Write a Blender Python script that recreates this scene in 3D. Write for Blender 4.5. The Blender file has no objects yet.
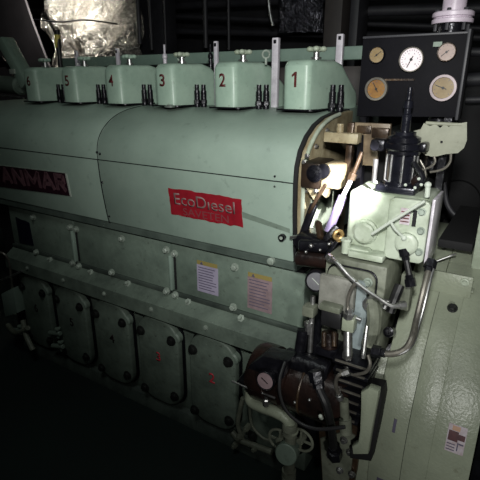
import bpy, bmesh, math, random
from mathutils import Vector, Matrix
random.seed(7)
C = bpy.context.scene.collection
sc = bpy.context.scene
V = Vector
# ------------------------------------------------------------------ camera
FPX = 453.0; PITCH = math.radians(19.08); YAW = math.radians(32.06); CAM = V((0, 0, 1.6))
cd = bpy.data.cameras.new('camera'); cam = bpy.data.objects.new('camera', cd); C.objects.link(cam)
cd.sensor_width = 36; cd.lens = FPX / 480 * 36; cd.clip_start = .02
cam.location = CAM; cam.rotation_euler = (math.pi/2 - PITCH, 0, YAW); sc.camera = cam
FW = V((-math.sin(YAW)*math.cos(PITCH), math.cos(YAW)*math.cos(PITCH), -math.sin(PITCH)))
RT = V((math.cos(YAW), math.sin(YAW), 0)); UP = RT.cross(FW)
def at(u, v, x=None, y=None, z=None):
    """survey of the photograph: the point of the plane x=, y= or z= seen at (u, v)"""
    d = FW + RT*(u-240)/FPX + UP*(240-v)/FPX
    t = (y-CAM.y)/d.y if y is not None else (x-CAM.x)/d.x if x is not None else (z-CAM.z)/d.z
    return CAM + d*t
# ------------------------------------------------------------------ materials
def mat(name, c1, c2=None, rough=.5, metal=0, scale=6, bump=.0, bscale=60, c3=None, emis=None, spec=.5, spots=.0):
    m = bpy.data.materials.new(name); m.use_nodes = True
    nt = m.node_tree; N = nt.nodes; L = nt.links; b = N['Principled BSDF']
    b.inputs['Roughness'].default_value = rough; b.inputs['Metallic'].default_value = metal
    b.inputs['Specular IOR Level'].default_value = spec
    c1 = (*c1, 1); c2 = (*(c2 or c1[:3]), 1)
    tc = N.new('ShaderNodeTexCoord')
    no = N.new('ShaderNodeTexNoise'); no.inputs['Scale'].default_value = scale; no.inputs['Detail'].default_value = 8
    no.inputs['Roughness'].default_value = .65
    L.new(tc.outputs['Object'], no.inputs['Vector'])
    cr = N.new('ShaderNodeValToRGB'); L.new(no.outputs['Fac'], cr.inputs['Fac'])
    cr.color_ramp.elements[0].position = .36; cr.color_ramp.elements[0].color = c2
    cr.color_ramp.elements[1].position = .62; cr.color_ramp.elements[1].color = c1
    out = cr.outputs['Color']
    if spots > 0:
        n2 = N.new('ShaderNodeTexNoise'); n2.inputs['Scale'].default_value = scale*7; n2.inputs['Detail'].default_value = 6
        n2.inputs['Roughness'].default_value = .7
        L.new(tc.outputs['Object'], n2.inputs['Vector'])
        r2 = N.new('ShaderNodeValToRGB'); L.new(n2.outputs['Fac'], r2.inputs['Fac'])
        r2.color_ramp.elements[0].position = .60; r2.color_ramp.elements[0].color = (0, 0, 0, 1)
        r2.color_ramp.elements[1].position = .72; r2.color_ramp.elements[1].color = (spots, spots, spots, 1)
        mx = N.new('ShaderNodeMix'); mx.data_type = 'RGBA'
        L.new(r2.outputs['Color'], mx.inputs[0]); L.new(out, mx.inputs[6]); mx.inputs[7].default_value = (*(c3 or (.05, .04, .03)), 1)
        out = mx.outputs[2]
    L.new(out, b.inputs['Base Color'])
    if bump:
        n3 = N.new('ShaderNodeTexNoise'); n3.inputs['Scale'].default_value = bscale; n3.inputs['Detail'].default_value = 4
        L.new(tc.outputs['Object'], n3.inputs['Vector'])
        bu = N.new('ShaderNodeBump'); bu.inputs['Strength'].default_value = bump; bu.inputs['Distance'].default_value = .01
        L.new(n3.outputs['Fac'], bu.inputs['Height']); L.new(bu.outputs['Normal'], b.inputs['Normal'])
    if emis: b.inputs['Emission Color'].default_value = (*emis[0], 1); b.inputs['Emission Strength'].default_value = emis[1]
    return m
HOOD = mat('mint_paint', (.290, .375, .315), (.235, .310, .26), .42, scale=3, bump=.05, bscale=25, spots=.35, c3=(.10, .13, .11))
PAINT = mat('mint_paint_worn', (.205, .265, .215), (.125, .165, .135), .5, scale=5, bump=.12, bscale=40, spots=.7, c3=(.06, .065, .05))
DKP = mat('dark_flange_paint', (.07, .09, .075), (.03, .04, .035), .6, scale=8, bump=.2)
FLG = mat('flange_paint', (.10, .13, .11), (.06, .08, .068), .5, scale=8, bump=.1)
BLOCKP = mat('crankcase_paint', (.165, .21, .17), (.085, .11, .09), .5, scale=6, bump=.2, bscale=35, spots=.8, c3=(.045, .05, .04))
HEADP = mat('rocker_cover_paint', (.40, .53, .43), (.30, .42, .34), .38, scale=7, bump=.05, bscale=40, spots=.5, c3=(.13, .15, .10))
DRUMP = mat('drum_paint', (.33, .365, .275), (.25, .28, .21), .33, scale=4, bump=.16, bscale=130, spots=.45, c3=(.13, .12, .08))
BOXP = mat('pump_paint', (.20, .215, .165), (.085, .095, .07), .5, scale=9, bump=.2, bscale=50, spots=.8, c3=(.07, .06, .045))
WHITE = mat('pale_paint', (.50, .56, .46), (.27, .32, .23), .4, scale=7, bump=.1, bscale=40, spots=.6, c3=(.2, .2, .13))  # darker mottling doubles as broken shadow on the pale block
OLIVE = mat('guard_paint', (.29, .30, .23), (.21, .22, .165), .5, scale=10, bump=.06, spots=.6, c3=(.12, .11, .07))
CREAM = mat('oily_cream_metal', (.42, .37, .24), (.17, .125, .065), .4, scale=9, bump=.12, spots=.9, c3=(.08, .05, .02))
BROWN = mat('oily_brown_metal', (.08, .05, .028), (.022, .014, .01), .35, metal=.3, scale=14, bump=.2, spots=.6)
RUST = mat('red_brown_metal', (.030, .016, .013), (.010, .008, .008), .3, metal=.4, scale=12, bump=.2)
DARK = mat('dark_oily_steel', (.014, .014, .019), (.005, .005, .007), .3, metal=.4, scale=12, bump=.25)
BLACK = mat('black_rubber', (.016, .016, .018), (.007, .007, .007), .45, scale=8)
VOID = mat('matt_black', (.006, .006, .007), None, .8)
PANELB = mat('gauge_board_paint', (.004, .0038, .006), (.0025, .0025, .004), .65, scale=10, bump=.05, spots=.5, c3=(.012, .012, .012), spec=.12)
STEEL = mat('bare_steel', (.55, .55, .55), (.25, .25, .24), .35, metal=.9, scale=20, bump=.05)
ROD = mat('pale_plated_rod', (.74, .70, .76), (.45, .42, .47), .35, metal=.1, scale=14)
LILAC = mat('lilac_light_tint', (.36, .30, .50), (.27, .22, .38), .35, metal=.2, scale=14)  # lilac cast of the light put into the sleeve's base colour
TAN = mat('grimy_tan_metal', (.22, .17, .11), (.08, .055, .035), .45, scale=14, bump=.1, spots=.9)
NAVYM = mat('dark_blue_enamel', (.017, .018, .027), (.007, .007, .010), .22, metal=.3, scale=10, bump=.1)
BLUEG = mat('pale_blue_grey_metal', (.30, .36, .37), (.17, .20, .20), .4, scale=10, bump=.1)
GREYP = mat('grey_grimy_plate', (.27, .27, .24), (.15, .15, .13), .5, scale=12, bump=.1, spots=.5)
DBR = mat('dark_brown_casting', (.04, .026, .017), (.014, .010, .008), .4, metal=.2, scale=14, bump=.2)
BRASS = mat('brass', (.65, .45, .2), (.35, .22, .08), .4, metal=.7, scale=14)
BOLT = mat('painted_bolt', (.36, .42, .36), (.22, .26, .22), .4, scale=30)
DBOLT = mat('dark_bolt', (.018, .02, .018), (.01, .01, .01), .4, scale=30)
COPPER = mat('grey_copper_pipe', (.26, .245, .21), (.13, .12, .105), .35, metal=.6, scale=20)
RED = mat('red_badge', (.30, .012, .022), (.22, .008, .016), .45, scale=20, spots=.3, c3=(.09, .02, .02))
BADGETXT = mat('badge_letters', (.20, .13, .125), None, .5)
BADGETXT2 = mat('badge_letters_faint', (.20, .05, .055), None, .5)
NAMEP = mat('dark_nameplate', (.035, .010, .018), (.02, .008, .014), .4, scale=20)
NAMET = mat('nameplate_letters', (.17, .085, .10), (.10, .05, .06), .4, scale=40)
PALE = mat('pale_edge', (.5, .55, .48), None, .5)
DIGIT = mat('digit_red', (.12, .012, .012), (.05, .01, .01), .5, scale=50)
DIGITD = mat('digit_dark', (.02, .012, .012), None, .5)
DIGITR = mat('digit_bright_red', (.55, .04, .06), None, .5)
FACEW = mat('white_gauge_face', (.85, .77, .80), (.78, .70, .72), .4, scale=8)
FACEY = mat('yellowed_gauge_face', (.26, .195, .10), (.19, .13, .055), .4, scale=25)
FACEO = mat('amber_gauge_face', (.26, .135, .03), (.17, .08, .02), .4, scale=25)
FACEP = mat('pinkish_gauge_face', (.36, .28, .25), (.28, .20, .17), .4, scale=25)
FACEG = mat('grey_gauge_face', (.16, .16, .17), (.11, .11, .12), .3, scale=15)
STICK = mat('lilac_sticker', (.42, .38, .50), (.33, .30, .40), .5, scale=12)
STICK2 = mat('pink_sticker', (.32, .235, .25), (.22, .16, .17), .5, scale=16)
YELB = mat('yellow_header', (.30, .24, .08), None, .5)
INK = mat('label_ink', (.10, .09, .14), None, .5)
NAVY = mat('dark_navy_plate', (.010, .011, .022), None, .3)
FLOORM = mat('dark_green_floor', (.004, .013, .011), (.003, .009, .008), .7, scale=2, bump=.05)
WALLM = mat('dark_wall', (.035, .035, .04), (.018, .018, .02), .7, scale=2, bump=.1, bscale=6)
CEILM = mat('dark_ceiling', (.03, .03, .035), None, .8)
BGP = mat('dark_background_pipe', (.04, .04, .046), (.025, .025, .03), .5, scale=5)
BGB = mat('dark_brown_panel', (.060, .052, .048), (.04, .035, .034), .6, scale=5)
GBEAM = mat('green_beam_paint', (.24, .34, .28), (.17, .25, .21), .5, scale=3)
DUCTG = mat('grey_sheet', (.060, .055, .062), (.04, .038, .043), .55, scale=3)
PINKP = mat('pinkish_white_pipe', (.62, .54, .62), (.45, .38, .45), .4, scale=12, spots=.4, c3=(.2, .15, .12))
YEL = mat('yellow_tape', (.6, .5, .12), None, .5)
LAB1 = mat('tag_white', (.55, .50, .55), (.42, .34, .36), .5, scale=60)
LABR = mat('tag_maroon', (.10, .03, .035), (.06, .02, .025), .5, scale=40)
LABO = mat('tag_orange', (.5, .30, .2), None, .5)
def foil(name, bright):
    m = mat(name, bright, tuple(.7*c for c in bright), .22, metal=.85, scale=4)
    nt = m.node_tree; N = nt.nodes; L = nt.links; b = N['Principled BSDF']
    vo = N.new('ShaderNodeTexVoronoi'); vo.inputs['Scale'].default_value = 5
    no = N.new('ShaderNodeTexNoise'); no.inputs['Scale'].default_value = 4; no.inputs['Detail'].default_value = 7; no.inputs['Distortion'].default_value = 1.5
    tc = N.new('ShaderNodeTexCoord'); L.new(tc.outputs['Object'], no.inputs['Vector']); L.new(no.outputs['Color'], vo.inputs['Vector'])
    bu = N.new('ShaderNodeBump'); bu.inputs['Strength'].default_value = .9; bu.inputs['Distance'].default_value = .08
    L.new(vo.outputs['Distance'], bu.inputs['Height']); L.new(bu.outputs['Normal'], b.inputs['Normal'])
    return m
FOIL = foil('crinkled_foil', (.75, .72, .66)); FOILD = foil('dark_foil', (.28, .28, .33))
GLASS = bpy.data.materials.new('gauge_glass'); GLASS.use_nodes = True
_b = GLASS.node_tree.nodes['Principled BSDF']; _b.inputs['Roughness'].default_value = .03
_b.inputs['Transmission Weight'].default_value = 1; _b.inputs['IOR'].default_value = 1.1
# ------------------------------------------------------------------ mesh builder
def frame(d):
    d = V(d).normalized(); a = V((0, 0, 1)) if abs(d.z) < .9 else V((1, 0, 0))
    x = a.cross(d).normalized(); y = d.cross(x)
    return Matrix((x, y, d)).transposed()
class MB:
    def __init__(s): s.bm = bmesh.new()
    def _hull(s, verts, faces, bev=0, seg=2):
        vs = [s.bm.verts.new(v) for v in verts]; fs = [s.bm.faces.new([vs[i] for i in f]) for f in faces]
        bmesh.ops.recalc_face_normals(s.bm, faces=fs)
        if bev:
            es = list({e for f in fs for e in f.edges})
            bmesh.ops.bevel(s.bm, geom=es, offset=bev, segments=seg, profile=.5, affect='EDGES', clamp_overlap=True)
        return s
    def box(s, x0, x1, y0, y1, z0, z1, bev=0, seg=2):
        v = [(x, y, z) for x in (x0, x1) for y in (y0, y1) for z in (z0, z1)]
        return s._hull(v, [(0, 1, 3, 2), (4, 6, 7, 5), (0, 4, 5, 1), (2, 3, 7, 6), (0, 2, 6, 4), (1, 5, 7, 3)], bev, seg)
    def bar(s, p, q, w, h, bev=0, up=(0, 0, 1)):
        p, q = V(p), V(q); d = (q-p).normalized(); a = V(up)
        if abs(a.dot(d)) > .95: a = V((1, 0, 0))
        x = d.cross(a).normalized()*w/2; y = x.cross(d).normalized()*h/2
        v = [c + sx*x + sy*y for c in (p, q) for sx in (-1, 1) for sy in (-1, 1)]
        return s._hull(v, [(0, 1, 3, 2), (4, 6, 7, 5), (0, 4, 5, 1), (2, 3, 7, 6), (0, 2, 6, 4), (1, 5, 7, 3)], bev)
    def prism(s, poly, axis, a0, a1, bev=0, seg=2):
        def mk(p, a):
            if axis == 'x': return (a, p[0], p[1])
            if axis == 'y': return (p[0], a, p[1])
            return (p[0], p[1], a)
        n = len(poly); v = [mk(p, a0) for p in poly] + [mk(p, a1) for p in poly]
        f = [tuple(range(n)), tuple(range(2*n-1, n-1, -1))] + [(i, (i+1) % n, n+(i+1) % n, n+i) for i in range(n)]
        vs = [s.bm.verts.new(q) for q in v]; fs = [s.bm.faces.new([vs[i] for i in g]) for g in f]
        bmesh.ops.recalc_face_normals(s.bm, faces=fs)
        if bev:
            es = list(set(fs[0].edges) | set(fs[1].edges))
            bmesh.ops.bevel(s.bm, geom=es, offset=bev, segments=seg, profile=.5, affect='EDGES', clamp_overlap=True)
        return s
    def lathe(s, p, d, prof, n=28):
        p = V(p); M = frame(d); rings = []
        for r, h in prof:
            if r < 1e-6: rings.append([s.bm.verts.new(p + M @ V((0, 0, h)))]); continue
            rings.append([s.bm.verts.new(p + M @ V((r*math.cos(2*math.pi*i/n), r*math.sin(2*math.pi*i/n), h))) for i in range(n)])
        fs = []
        for a, b in zip(rings, rings[1:]):
            for i in range(n):
                j = (i+1) % n
                if len(a) == 1 and len(b) == 1: continue
                if len(a) == 1: fs.append(s.bm.faces.new((a[0], b[i], b[j])))
                elif len(b) == 1: fs.append(s.bm.faces.new((a[i], a[j], b[0])))
                else: fs.append(s.bm.faces.new((a[i], a[j], b[j], b[i])))
        if len(rings[0]) > 1: fs.append(s.bm.faces.new(rings[0]))
        if len(rings[-1]) > 1: fs.append(s.bm.faces.new(rings[-1]))
        bmesh.ops.recalc_face_normals(s.bm, faces=fs)
        return s
    def cyl(s, p, q, r, r2=None, n=24, bev=0):
        p, q = V(p), V(q); h = (q-p).length; r2 = r if r2 is None else r2
        pr = [(r, 0), (r2, h)] if not bev else [(r-bev, 0), (r, bev), (r2, h-bev), (r2-bev, h)]
        return s.lathe(p, q-p, pr, n)
    def tube(s, pts, r, n=10, smooth=True, k=6):
        P = [V(p) for p in pts]
        if smooth and len(P) > 2:
            Q = [P[0]*2-P[1]] + P + [P[-1]*2-P[-2]]; out = []
            for i in range(1, len(Q)-2):
                a, b, c, d = Q[i-1:i+3]
                for j in range(k):
                    t = j/k; out.append(.5*((2*b)+(c-a)*t+(2*a-5*b+4*c-d)*t*t+(3*b-a-3*c+d)*t**3))
            out.append(P[-1]); P = out
        T = [(P[min(i+1, len(P)-1)]-P[max(i-1, 0)]).normalized() for i in range(len(P))]
        x = frame(T[0]).col[0].copy(); rings = []
        for i, p in enumerate(P):
            x = (x - T[i]*x.dot(T[i])).normalized(); y = T[i].cross(x)
            rings.append([s.bm.verts.new(p + r*(x*math.cos(2*math.pi*j/n)+y*math.sin(2*math.pi*j/n))) for j in range(n)])
        fs = [s.bm.faces.new((a[i], a[(i+1) % n], b[(i+1) % n], b[i])) for a, b in zip(rings, rings[1:]) for i in range(n)]
        fs += [s.bm.faces.new(rings[0]), s.bm.faces.new(rings[-1])]
        bmesh.ops.recalc_face_normals(s.bm, faces=fs)
        return s
    def ring(s, c, d, R, r, n=28, m=8):
        c = V(c); M = frame(d); rings = []
        for i in range(n):
            a = 2*math.pi*i/n
            rings.append([s.bm.verts.new(c + M @ V(((R+r*math.cos(b))*math.cos(a), (R+r*math.cos(b))*math.sin(a), r*math.sin(b)))) for b in [2*math.pi*j/m for j in range(m)]])
        fs = [s.bm.faces.new((rings[i][j], rings[(i+1) % n][j], rings[(i+1) % n][(j+1) % m], rings[i][(j+1) % m])) for i in range(n) for j in range(m)]
        bmesh.ops.recalc_face_normals(s.bm, faces=fs); return s
    def bolt(s, p, d, r, h=None):
        h = h or r*1.1; p = V(p); d = V(d).normalized()
        s.lathe(p, d, [(r*1.35, 0), (r*1.35, h*.2), (r*1.1, h*.22)], 16)
        s.lathe(p+d*h*.18, d, [(r, 0), (r, h*.85), (r*.8, h)], 6); return s
    def ball(s, c, r, sc=(1, 1, 1)):
        g = bmesh.ops.create_uvsphere(s.bm, u_segments=16, v_segments=10, radius=r)
        for v in g['verts']: v.co = V((v.co.x*sc[0], v.co.y*sc[1], v.co.z*sc[2])) + V(c)
        return s
    def build(s, name, m, parent=None, origin=None):
        o0 = V(origin) if origin is not None else (WL(parent) if parent else None)
        if o0 is None:
            vs = [v.co for v in s.bm.verts]
            o0 = V(((min(v.x for v in vs)+max(v.x for v in vs))/2, (min(v.y for v in vs)+max(v.y for v in vs))/2, min(v.z for v in vs)))
        for v in s.bm.verts: v.co -= o0
        s.bm.normal_update()
        for f in s.bm.faces: f.smooth = True
        for e in s.bm.edges:
            if len(e.link_faces) == 2 and e.calc_face_angle(0) > math.radians(32): e.smooth = False
        me = bpy.data.meshes.new(name); s.bm.to_mesh(me); s.bm.free()
        me.materials.append(m)
        o = bpy.data.objects.new(name, me); C.objects.link(o)
        if parent: o.parent = parent; o.location = o0 - WL(parent)
        else: o.location = o0
        return o
def WL(o):
    l = V((0, 0, 0))
    while o: l += o.location; o = o.parent
    return l
def tag(o, label, cat, group=None, kind=None):
    o['label'] = label; o['category'] = cat
    if group: o['group'] = group
    if kind: o['kind'] = kind
    return o
def thing(name, label, cat, loc, group=None):
    o = bpy.data.objects.new(name, None); o.empty_display_size = .05; C.objects.link(o); o.location = loc
    return tag(o, label, cat, group)
def struct(o): o['kind'] = 'structure'; return o
def copy_tree(o, parent=None):
    c = o.copy(); C.objects.link(c); c.parent = parent
    for ch in list(o.children): copy_tree(ch, c)
    return c
def text(name, body, p, h, m, parent=None, width=None, rot=(math.pi/2, 0, 0), ext=.00025, shear=0, align='CENTER', off=0):
    cu = bpy.data.curves.new(name, 'FONT'); cu.body = body; cu.size = 1; cu.extrude = 0; cu.align_x = align; cu.align_y = 'CENTER'; cu.shear = shear; cu.offset = off
    t = bpy.data.objects.new('tmp', cu); C.objects.link(t)
    me = bpy.data.meshes.new_from_object(t.evaluated_get(bpy.context.evaluated_depsgraph_get()))
    bpy.data.objects.remove(t); bpy.data.curves.remove(cu)
    me.name = name
    xs = [v.co.x for v in me.vertices]; ys = [v.co.y for v in me.vertices]
    k = h/(max(ys)-min(ys)); kx = width/(max(xs)-min(xs)) if width else k
    cx = (max(xs)+min(xs))/2; cy = (max(ys)+min(ys))/2
    for v in me.vertices: v.co = V(((v.co.x-cx)*kx, (v.co.y-cy)*k, 0))
    bm = bmesh.new(); bm.from_mesh(me)
    g = bmesh.ops.extrude_face_region(bm, geom=bm.faces[:]); 
    for e in g['geom']:
        if isinstance(e, bmesh.types.BMVert): e.co.z += ext
    bmesh.ops.recalc_face_normals(bm, faces=bm.faces[:]); bm.to_mesh(me); bm.free()
    me.materials.clear(); me.materials.append(m)
    o = bpy.data.objects.new(name, me); C.objects.link(o); o.rotation_euler = rot
    if parent: o.parent = parent; o.location = V(p) - WL(parent)
    else: o.location = p
    return o
def bolts(parent, pts, d, r, m, name='bolt', h=None):
    for p in pts:
        MB().bolt(p, d, r, h).build(name, m, parent)
HP = [(1.378, 1.0), (1.366, 1.002), (1.350, 1.10), (1.340, 1.20), (1.336, 1.29), (1.336, 1.33)]
def hood_y(z):
    for (y0, z0), (y1, z1) in zip(HP, HP[1:]):
        if z <= z1: return y0+(y1-y0)*(z-z0)/(z1-z0)
    return 1.336
def plate(poly, t, name, m, parent):
    """thin plate lying on the slightly leaning side of the long cover"""
    b = MB(); b.prism(poly, 'y', -t, .004)
    for v in b.bm.verts: v.co.y += hood_y(v.co.z)
    return b.build(name, m, parent)
FY = (0, -1, 0); FX = (1, 0, 0); FZ = (0, 0, 1)
def rrect(cx, cz, w, h, r, n=5):
    pts = []
    for (sx, sz, a0) in ((1, 1, 0), (-1, 1, 90), (-1, -1, 180), (1, -1, 270)):
        for i in range(n+1):
            a = math.radians(a0 + 90*i/n); pts.append((cx+sx*(w/2-r)+r*math.cos(a), cz+sz*(h/2-r)+r*math.sin(a)))
    return pts
# ================================================================== room
FZ0 = .06
struct(MB().box(-6, 2.5, -1.2, 5.0, FZ0-.1, FZ0).build('floor', FLOORM))
struct(MB().box(-6, 2.5, -1.2, 5.0, 3.4, 3.5).build('ceiling', CEILM))
struct(MB().box(-6, 2.5, 5.0, 5.1, FZ0, 3.4).build('wall_back', WALLM))
struct(MB().box(-6.1, -6, -1.2, 5.0, FZ0, 3.4).build('wall_left', WALLM))
struct(MB().box(2.5, 2.6, -1.2, 5.0, FZ0, 3.4).build('wall_right', WALLM))
struct(MB().box(-6, 2.5, -1.3, -1.2, FZ0, 3.4).build('wall_front', WALLM))
# ================================================================== crankcase
XL, XR = -2.42, -.556
blk = thing('engine_crankcase', 'long green cast crankcase of the engine standing on the dark floor', 'engine', (-1.44, 1.7, FZ0))
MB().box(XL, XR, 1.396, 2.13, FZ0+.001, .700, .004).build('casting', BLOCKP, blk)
tag(MB().prism([(1.345, FZ0+.001), (1.394, FZ0+.001), (1.394, .118), (1.365, .112), (1.35, .085)], 'x', XL, -.62, .003).build('foot_flange', DKP), 'dark foot flange of the engine running along the floor under the doors', 'flange')
DX = [-.682-.3085*i for i in range(6)]      # centres of the bays, number 1 first
# rail above the doors
rail = thing('ledge_rail', 'long green ledge rail with a row of bolts above the numbered doors', 'rail', (-1.5, 1.35, .597))
MB().prism([(1.332, .600), (1.335, .597), (1.394, .597), (1.394, .702), (1.402, .706), (1.400, .712), (1.345, .676), (1.332, .668)], 'x', XL, -.60).build('rail', BLOCKP, rail)
for k in range(7):
    x = -.699-.303*k
    if x > XL+.02: MB().bolt((x, 1.332, .640), FY, .0085, .007).build('bolt', BOLT, rail)
    if x > XL+.2: MB().bolt((x-.15, 1.360, .597), (0, 0, -1), .006).build('under_bolt', BOLT, rail)
# ================================================================== doors
DN = ['1', '2', '3', '4', '5', '6']
DCOL = [DIGITR, DIGITR, DIGITR, DIGITD, DIGITD, DIGITD]
DLAB = ['crankcase door behind the brown starter motor, half hidden by valves',
        'crankcase door with a small red 2, left of the brown motor',
        'crankcase door with a red smudged 3 in its middle',
        'crankcase door numbered 4 in dark paint, right of door 5',
        'crankcase door numbered 5 in dark paint, between doors 6 and 4',
        'leftmost crankcase door, numbered 6, beside the small green box']
def door_poly(cx, w=.215, b=.135, t=.575):
    l, r = cx-w/2, cx+w/2
    p = [(l+.05, b+.005), (r-.07, b-.005), (r-.03, b+.015), (r, b+.07), (r, t-.09), (r-.02, t-.05), (r-.06, t-.012), (cx, t), (l+.06, t-.008), (l+.02, t-.045), (l, t-.09), (l, b+.09), (l+.02, b+.04)]
    return p
for i, cx in enumerate(DX):
    d = thing('crankcase_door', DLAB[i], 'engine door', (cx, 1.36, .12), 'numbered crankcase doors along the engine side')
    MB().prism(rrect(cx, .356, .262, .472, .09), 'y', 1.386, 1.3955, .002).build('gasket', DARK, d)
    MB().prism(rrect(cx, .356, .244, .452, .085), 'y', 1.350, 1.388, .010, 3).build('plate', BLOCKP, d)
    MB().lathe((cx+.100, 1.362, .512), FY, [(.030, -.02), (.030, .004), (.024, .010), (0, .010)], 20).build('corner_lug', PAINT, d)
    for (sx, z) in ((-.098, .497), (.088, .50), (-.10, .175), (.09, .20)):
        MB().lathe((cx+sx, 1.352, z), FY, [(.024, 0), (.024, .006), (.016, .008), (.016, .018), (.010, .020)], 16).build('bolt', DBOLT, d)
    text('number', DN[i], (cx-.0, 1.3497, .385), .050, DCOL[i], d, off=.02)
# ================================================================== side panels with joint bars
pan = [(-2.42, -1.872), (-1.862, -1.238), (-1.228, -.60)]
PLAB = ['green side panel at the left with a dark navy plate', 'middle green side panel between two upright joint bars', 'green side panel at the right with two small printed warning stickers']
panels = []
for (a, b), lb in zip(pan, PLAB):
    p = thing('side_panel', lb, 'engine panel', ((a+b)/2, 1.42, .70), 'flat panels under the long engine cover')
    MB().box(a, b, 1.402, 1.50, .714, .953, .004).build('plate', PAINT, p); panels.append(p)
    MB().box(a, b, 1.388, 1.403, .708, .728, .003).build('lower_lip', DKP, p)
def pbolt(p, x, z, r=.0125, y=1.402, mm=BOLT):
    MB().bolt((x, y, z), FY, r, r*1.3).build('bolt', mm, p)
for (pi, x, z) in [(0, -2.19, .918), (0, -1.888, .912), (1, -1.845, .908), (1, -1.525, .917), (1, -1.255, .914), (2, -1.21, .905), (2, -.90, .911),
                   (0, -2.19, .722), (0, -1.888, .722), (1, -1.84, .715), (1, -1.60, .735), (1, -1.255, .722), (2, -1.205, .716), (2, -.90, .74)]:
    pbolt(panels[pi], x, z, y=1.402 if z > .8 else 1.389)
for (pi, x) in [(0, -2.07), (1, -1.75), (1, -1.49), (2, -1.13), (2, -.86)]:
    MB().lathe((x, 1.385, .700), (0, -.8, .6), [(.016, -.01), (.016, .008), (.008, .01), (.008, .022)], 6).build('clamp_bolt', BOLT, panels[pi])
for x, lb in ((-1.862, 'upright joint bar on the side panels, the left one of two'), (-1.222, 'upright joint bar left of the lilac printed sticker')):
    t = thing('joint_bar', lb, 'joint bar', (x, 1.40, .73), 'upright bars joining the side panels')
    MB().box(x+.006, x+.016, 1.396, 1.403, .735, .900, .002).build('dark_edge', VOID, t)
    MB().box(x-.007, x+.006, 1.376, 1.403, .735, .900, .004).build('bar', HOOD, t)
# gasket rail under the hood
u = MB().box(XL, -.60, 1.392, 1.45, .955, .966)
tag(u.build('black_gasket_strip', VOID), 'thin black gasket line running under the long engine cover', 'gasket')
u = MB().prism([(1.372, .966), (1.50, .966), (1.50, .998), (1.380, .998), (1.372, .99)], 'x', XL-.1, -.62)
tag(u.build('cover_flange', FLG), 'dark green flange rail between the long cover and the side panels', 'flange')
# stickers and plates
def sticker(par, x0, x1, z0, z1, m, y=1.4015, hd=True):
    s = MB().box(x0, x1, y-.0012, y+.001, z0, z1).build('warning_sticker', m, par)
    if hd:
        MB().box(x0+.002, x1-.002, y-.0018, y-.001, z1-.0, z1+.018).build('sticker_header', YELB, s)
        MB().prism([(x0+.018, z1+.002), (x0+.034, z1+.002), (x0+.026, z1+.015)], 'y', y-.0026, y-.0015).build('warning_triangle', INK, s)
    g = MB(); rr = random.Random(3)
    for k in range(9):
        z = z1-.012-k*(z1-z0-.022)/8.5
        g.box(x0+.008, x1-.008-.03*rr.random(), y-.0018, y-.001, z-.0022, z+.0010)
    g.build('printed_lines', INK, s)
    return s
sticker(panels[2], -1.092, -.984, .760, .884, STICK); sticker(panels[2], -.842, -.732, .748, .886, STICK2)
MB().prism([(-2.360, .893), (-2.335, .889), (-2.31, .884), (-2.27, .884), (-2.24, .878), (-2.232, .745), (-2.36, .738)], 'y', 1.399, 1.4025).build('dark_plate', NAVY, panels[0])
# ================================================================== long cover
prof = [(1.378, 1.0), (1.366, 1.002), (1.350, 1.10), (1.340, 1.20), (1.336, 1.29)]
ctrl = [(1.336, 1.29), (1.341, 1.345), (1.362, 1.393), (1.405, 1.435), (1.465, 1.468), (1.54, 1.489), (1.63, 1.500), (1.75, 1.505)]
prof += ctrl[1:] + [(2.12, 1.505), (2.12, 1.0)]
hl = thing('engine_cover', 'left section of the long green engine cover with a dark lettered nameplate', 'engine cover', (-2.1, 1.7, 1.0), 'long rounded engine covers')
hr = thing('engine_cover', 'right section of the long green engine cover with the red badge', 'engine cover', (-1.1, 1.7, 1.0), 'long rounded engine covers')
MB().prism(prof, 'x', -2.75, -1.5635, .002).build('shell', HOOD, hl)
MB().prism(prof, 'x', -1.5605, -.632, .002).build('shell', HOOD, hr)
for h, a, b in ((hl, -2.75, -1.5635), (hr, -1.5605, -.632)):
    MB().box(a, b, 1.3348, 1.337, 1.2875, 1.2910).build('seam', DARK, h)
MB().tube([(-1.562, 1.378, 1.0), (-1.562, 1.365, 1.005), (-1.562, 1.350, 1.10), (-1.562, 1.340, 1.20), (-1.562, 1.336, 1.29)], .0022).build('joint_line', DARK, hr)
MB().tube([(-1.562, y, z) for y, z in ctrl], .0014).build('joint_line', DARK, hr)
for x, z in ((-1.562, 1.32), (-1.545, 1.315), (-1.552, 1.19), (-1.552, 1.03), (-.70, 1.305), (-.70, 1.270)): MB().ball((x, hood_y(z)+.001, z), .0055 if x < -1 else .004).build('rivet', DARK, hr)
m = MB().cyl((-.668, 1.352, 1.093), (-.668, 1.335, 1.093), .0125); m.build('plug', DARK, hr)
MB().cyl((-.668, 1.3355, 1.093), (-.668, 1.333, 1.093), .006).build('plug_centre', BOLT, hr)
m = MB().lathe((-.722, 1.372, .985), FY, [(.014, -.01), (.014, .012), (.009, .014), (.009, .018)], 16); m.build('flange_bolt', BOLT, hr)
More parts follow.
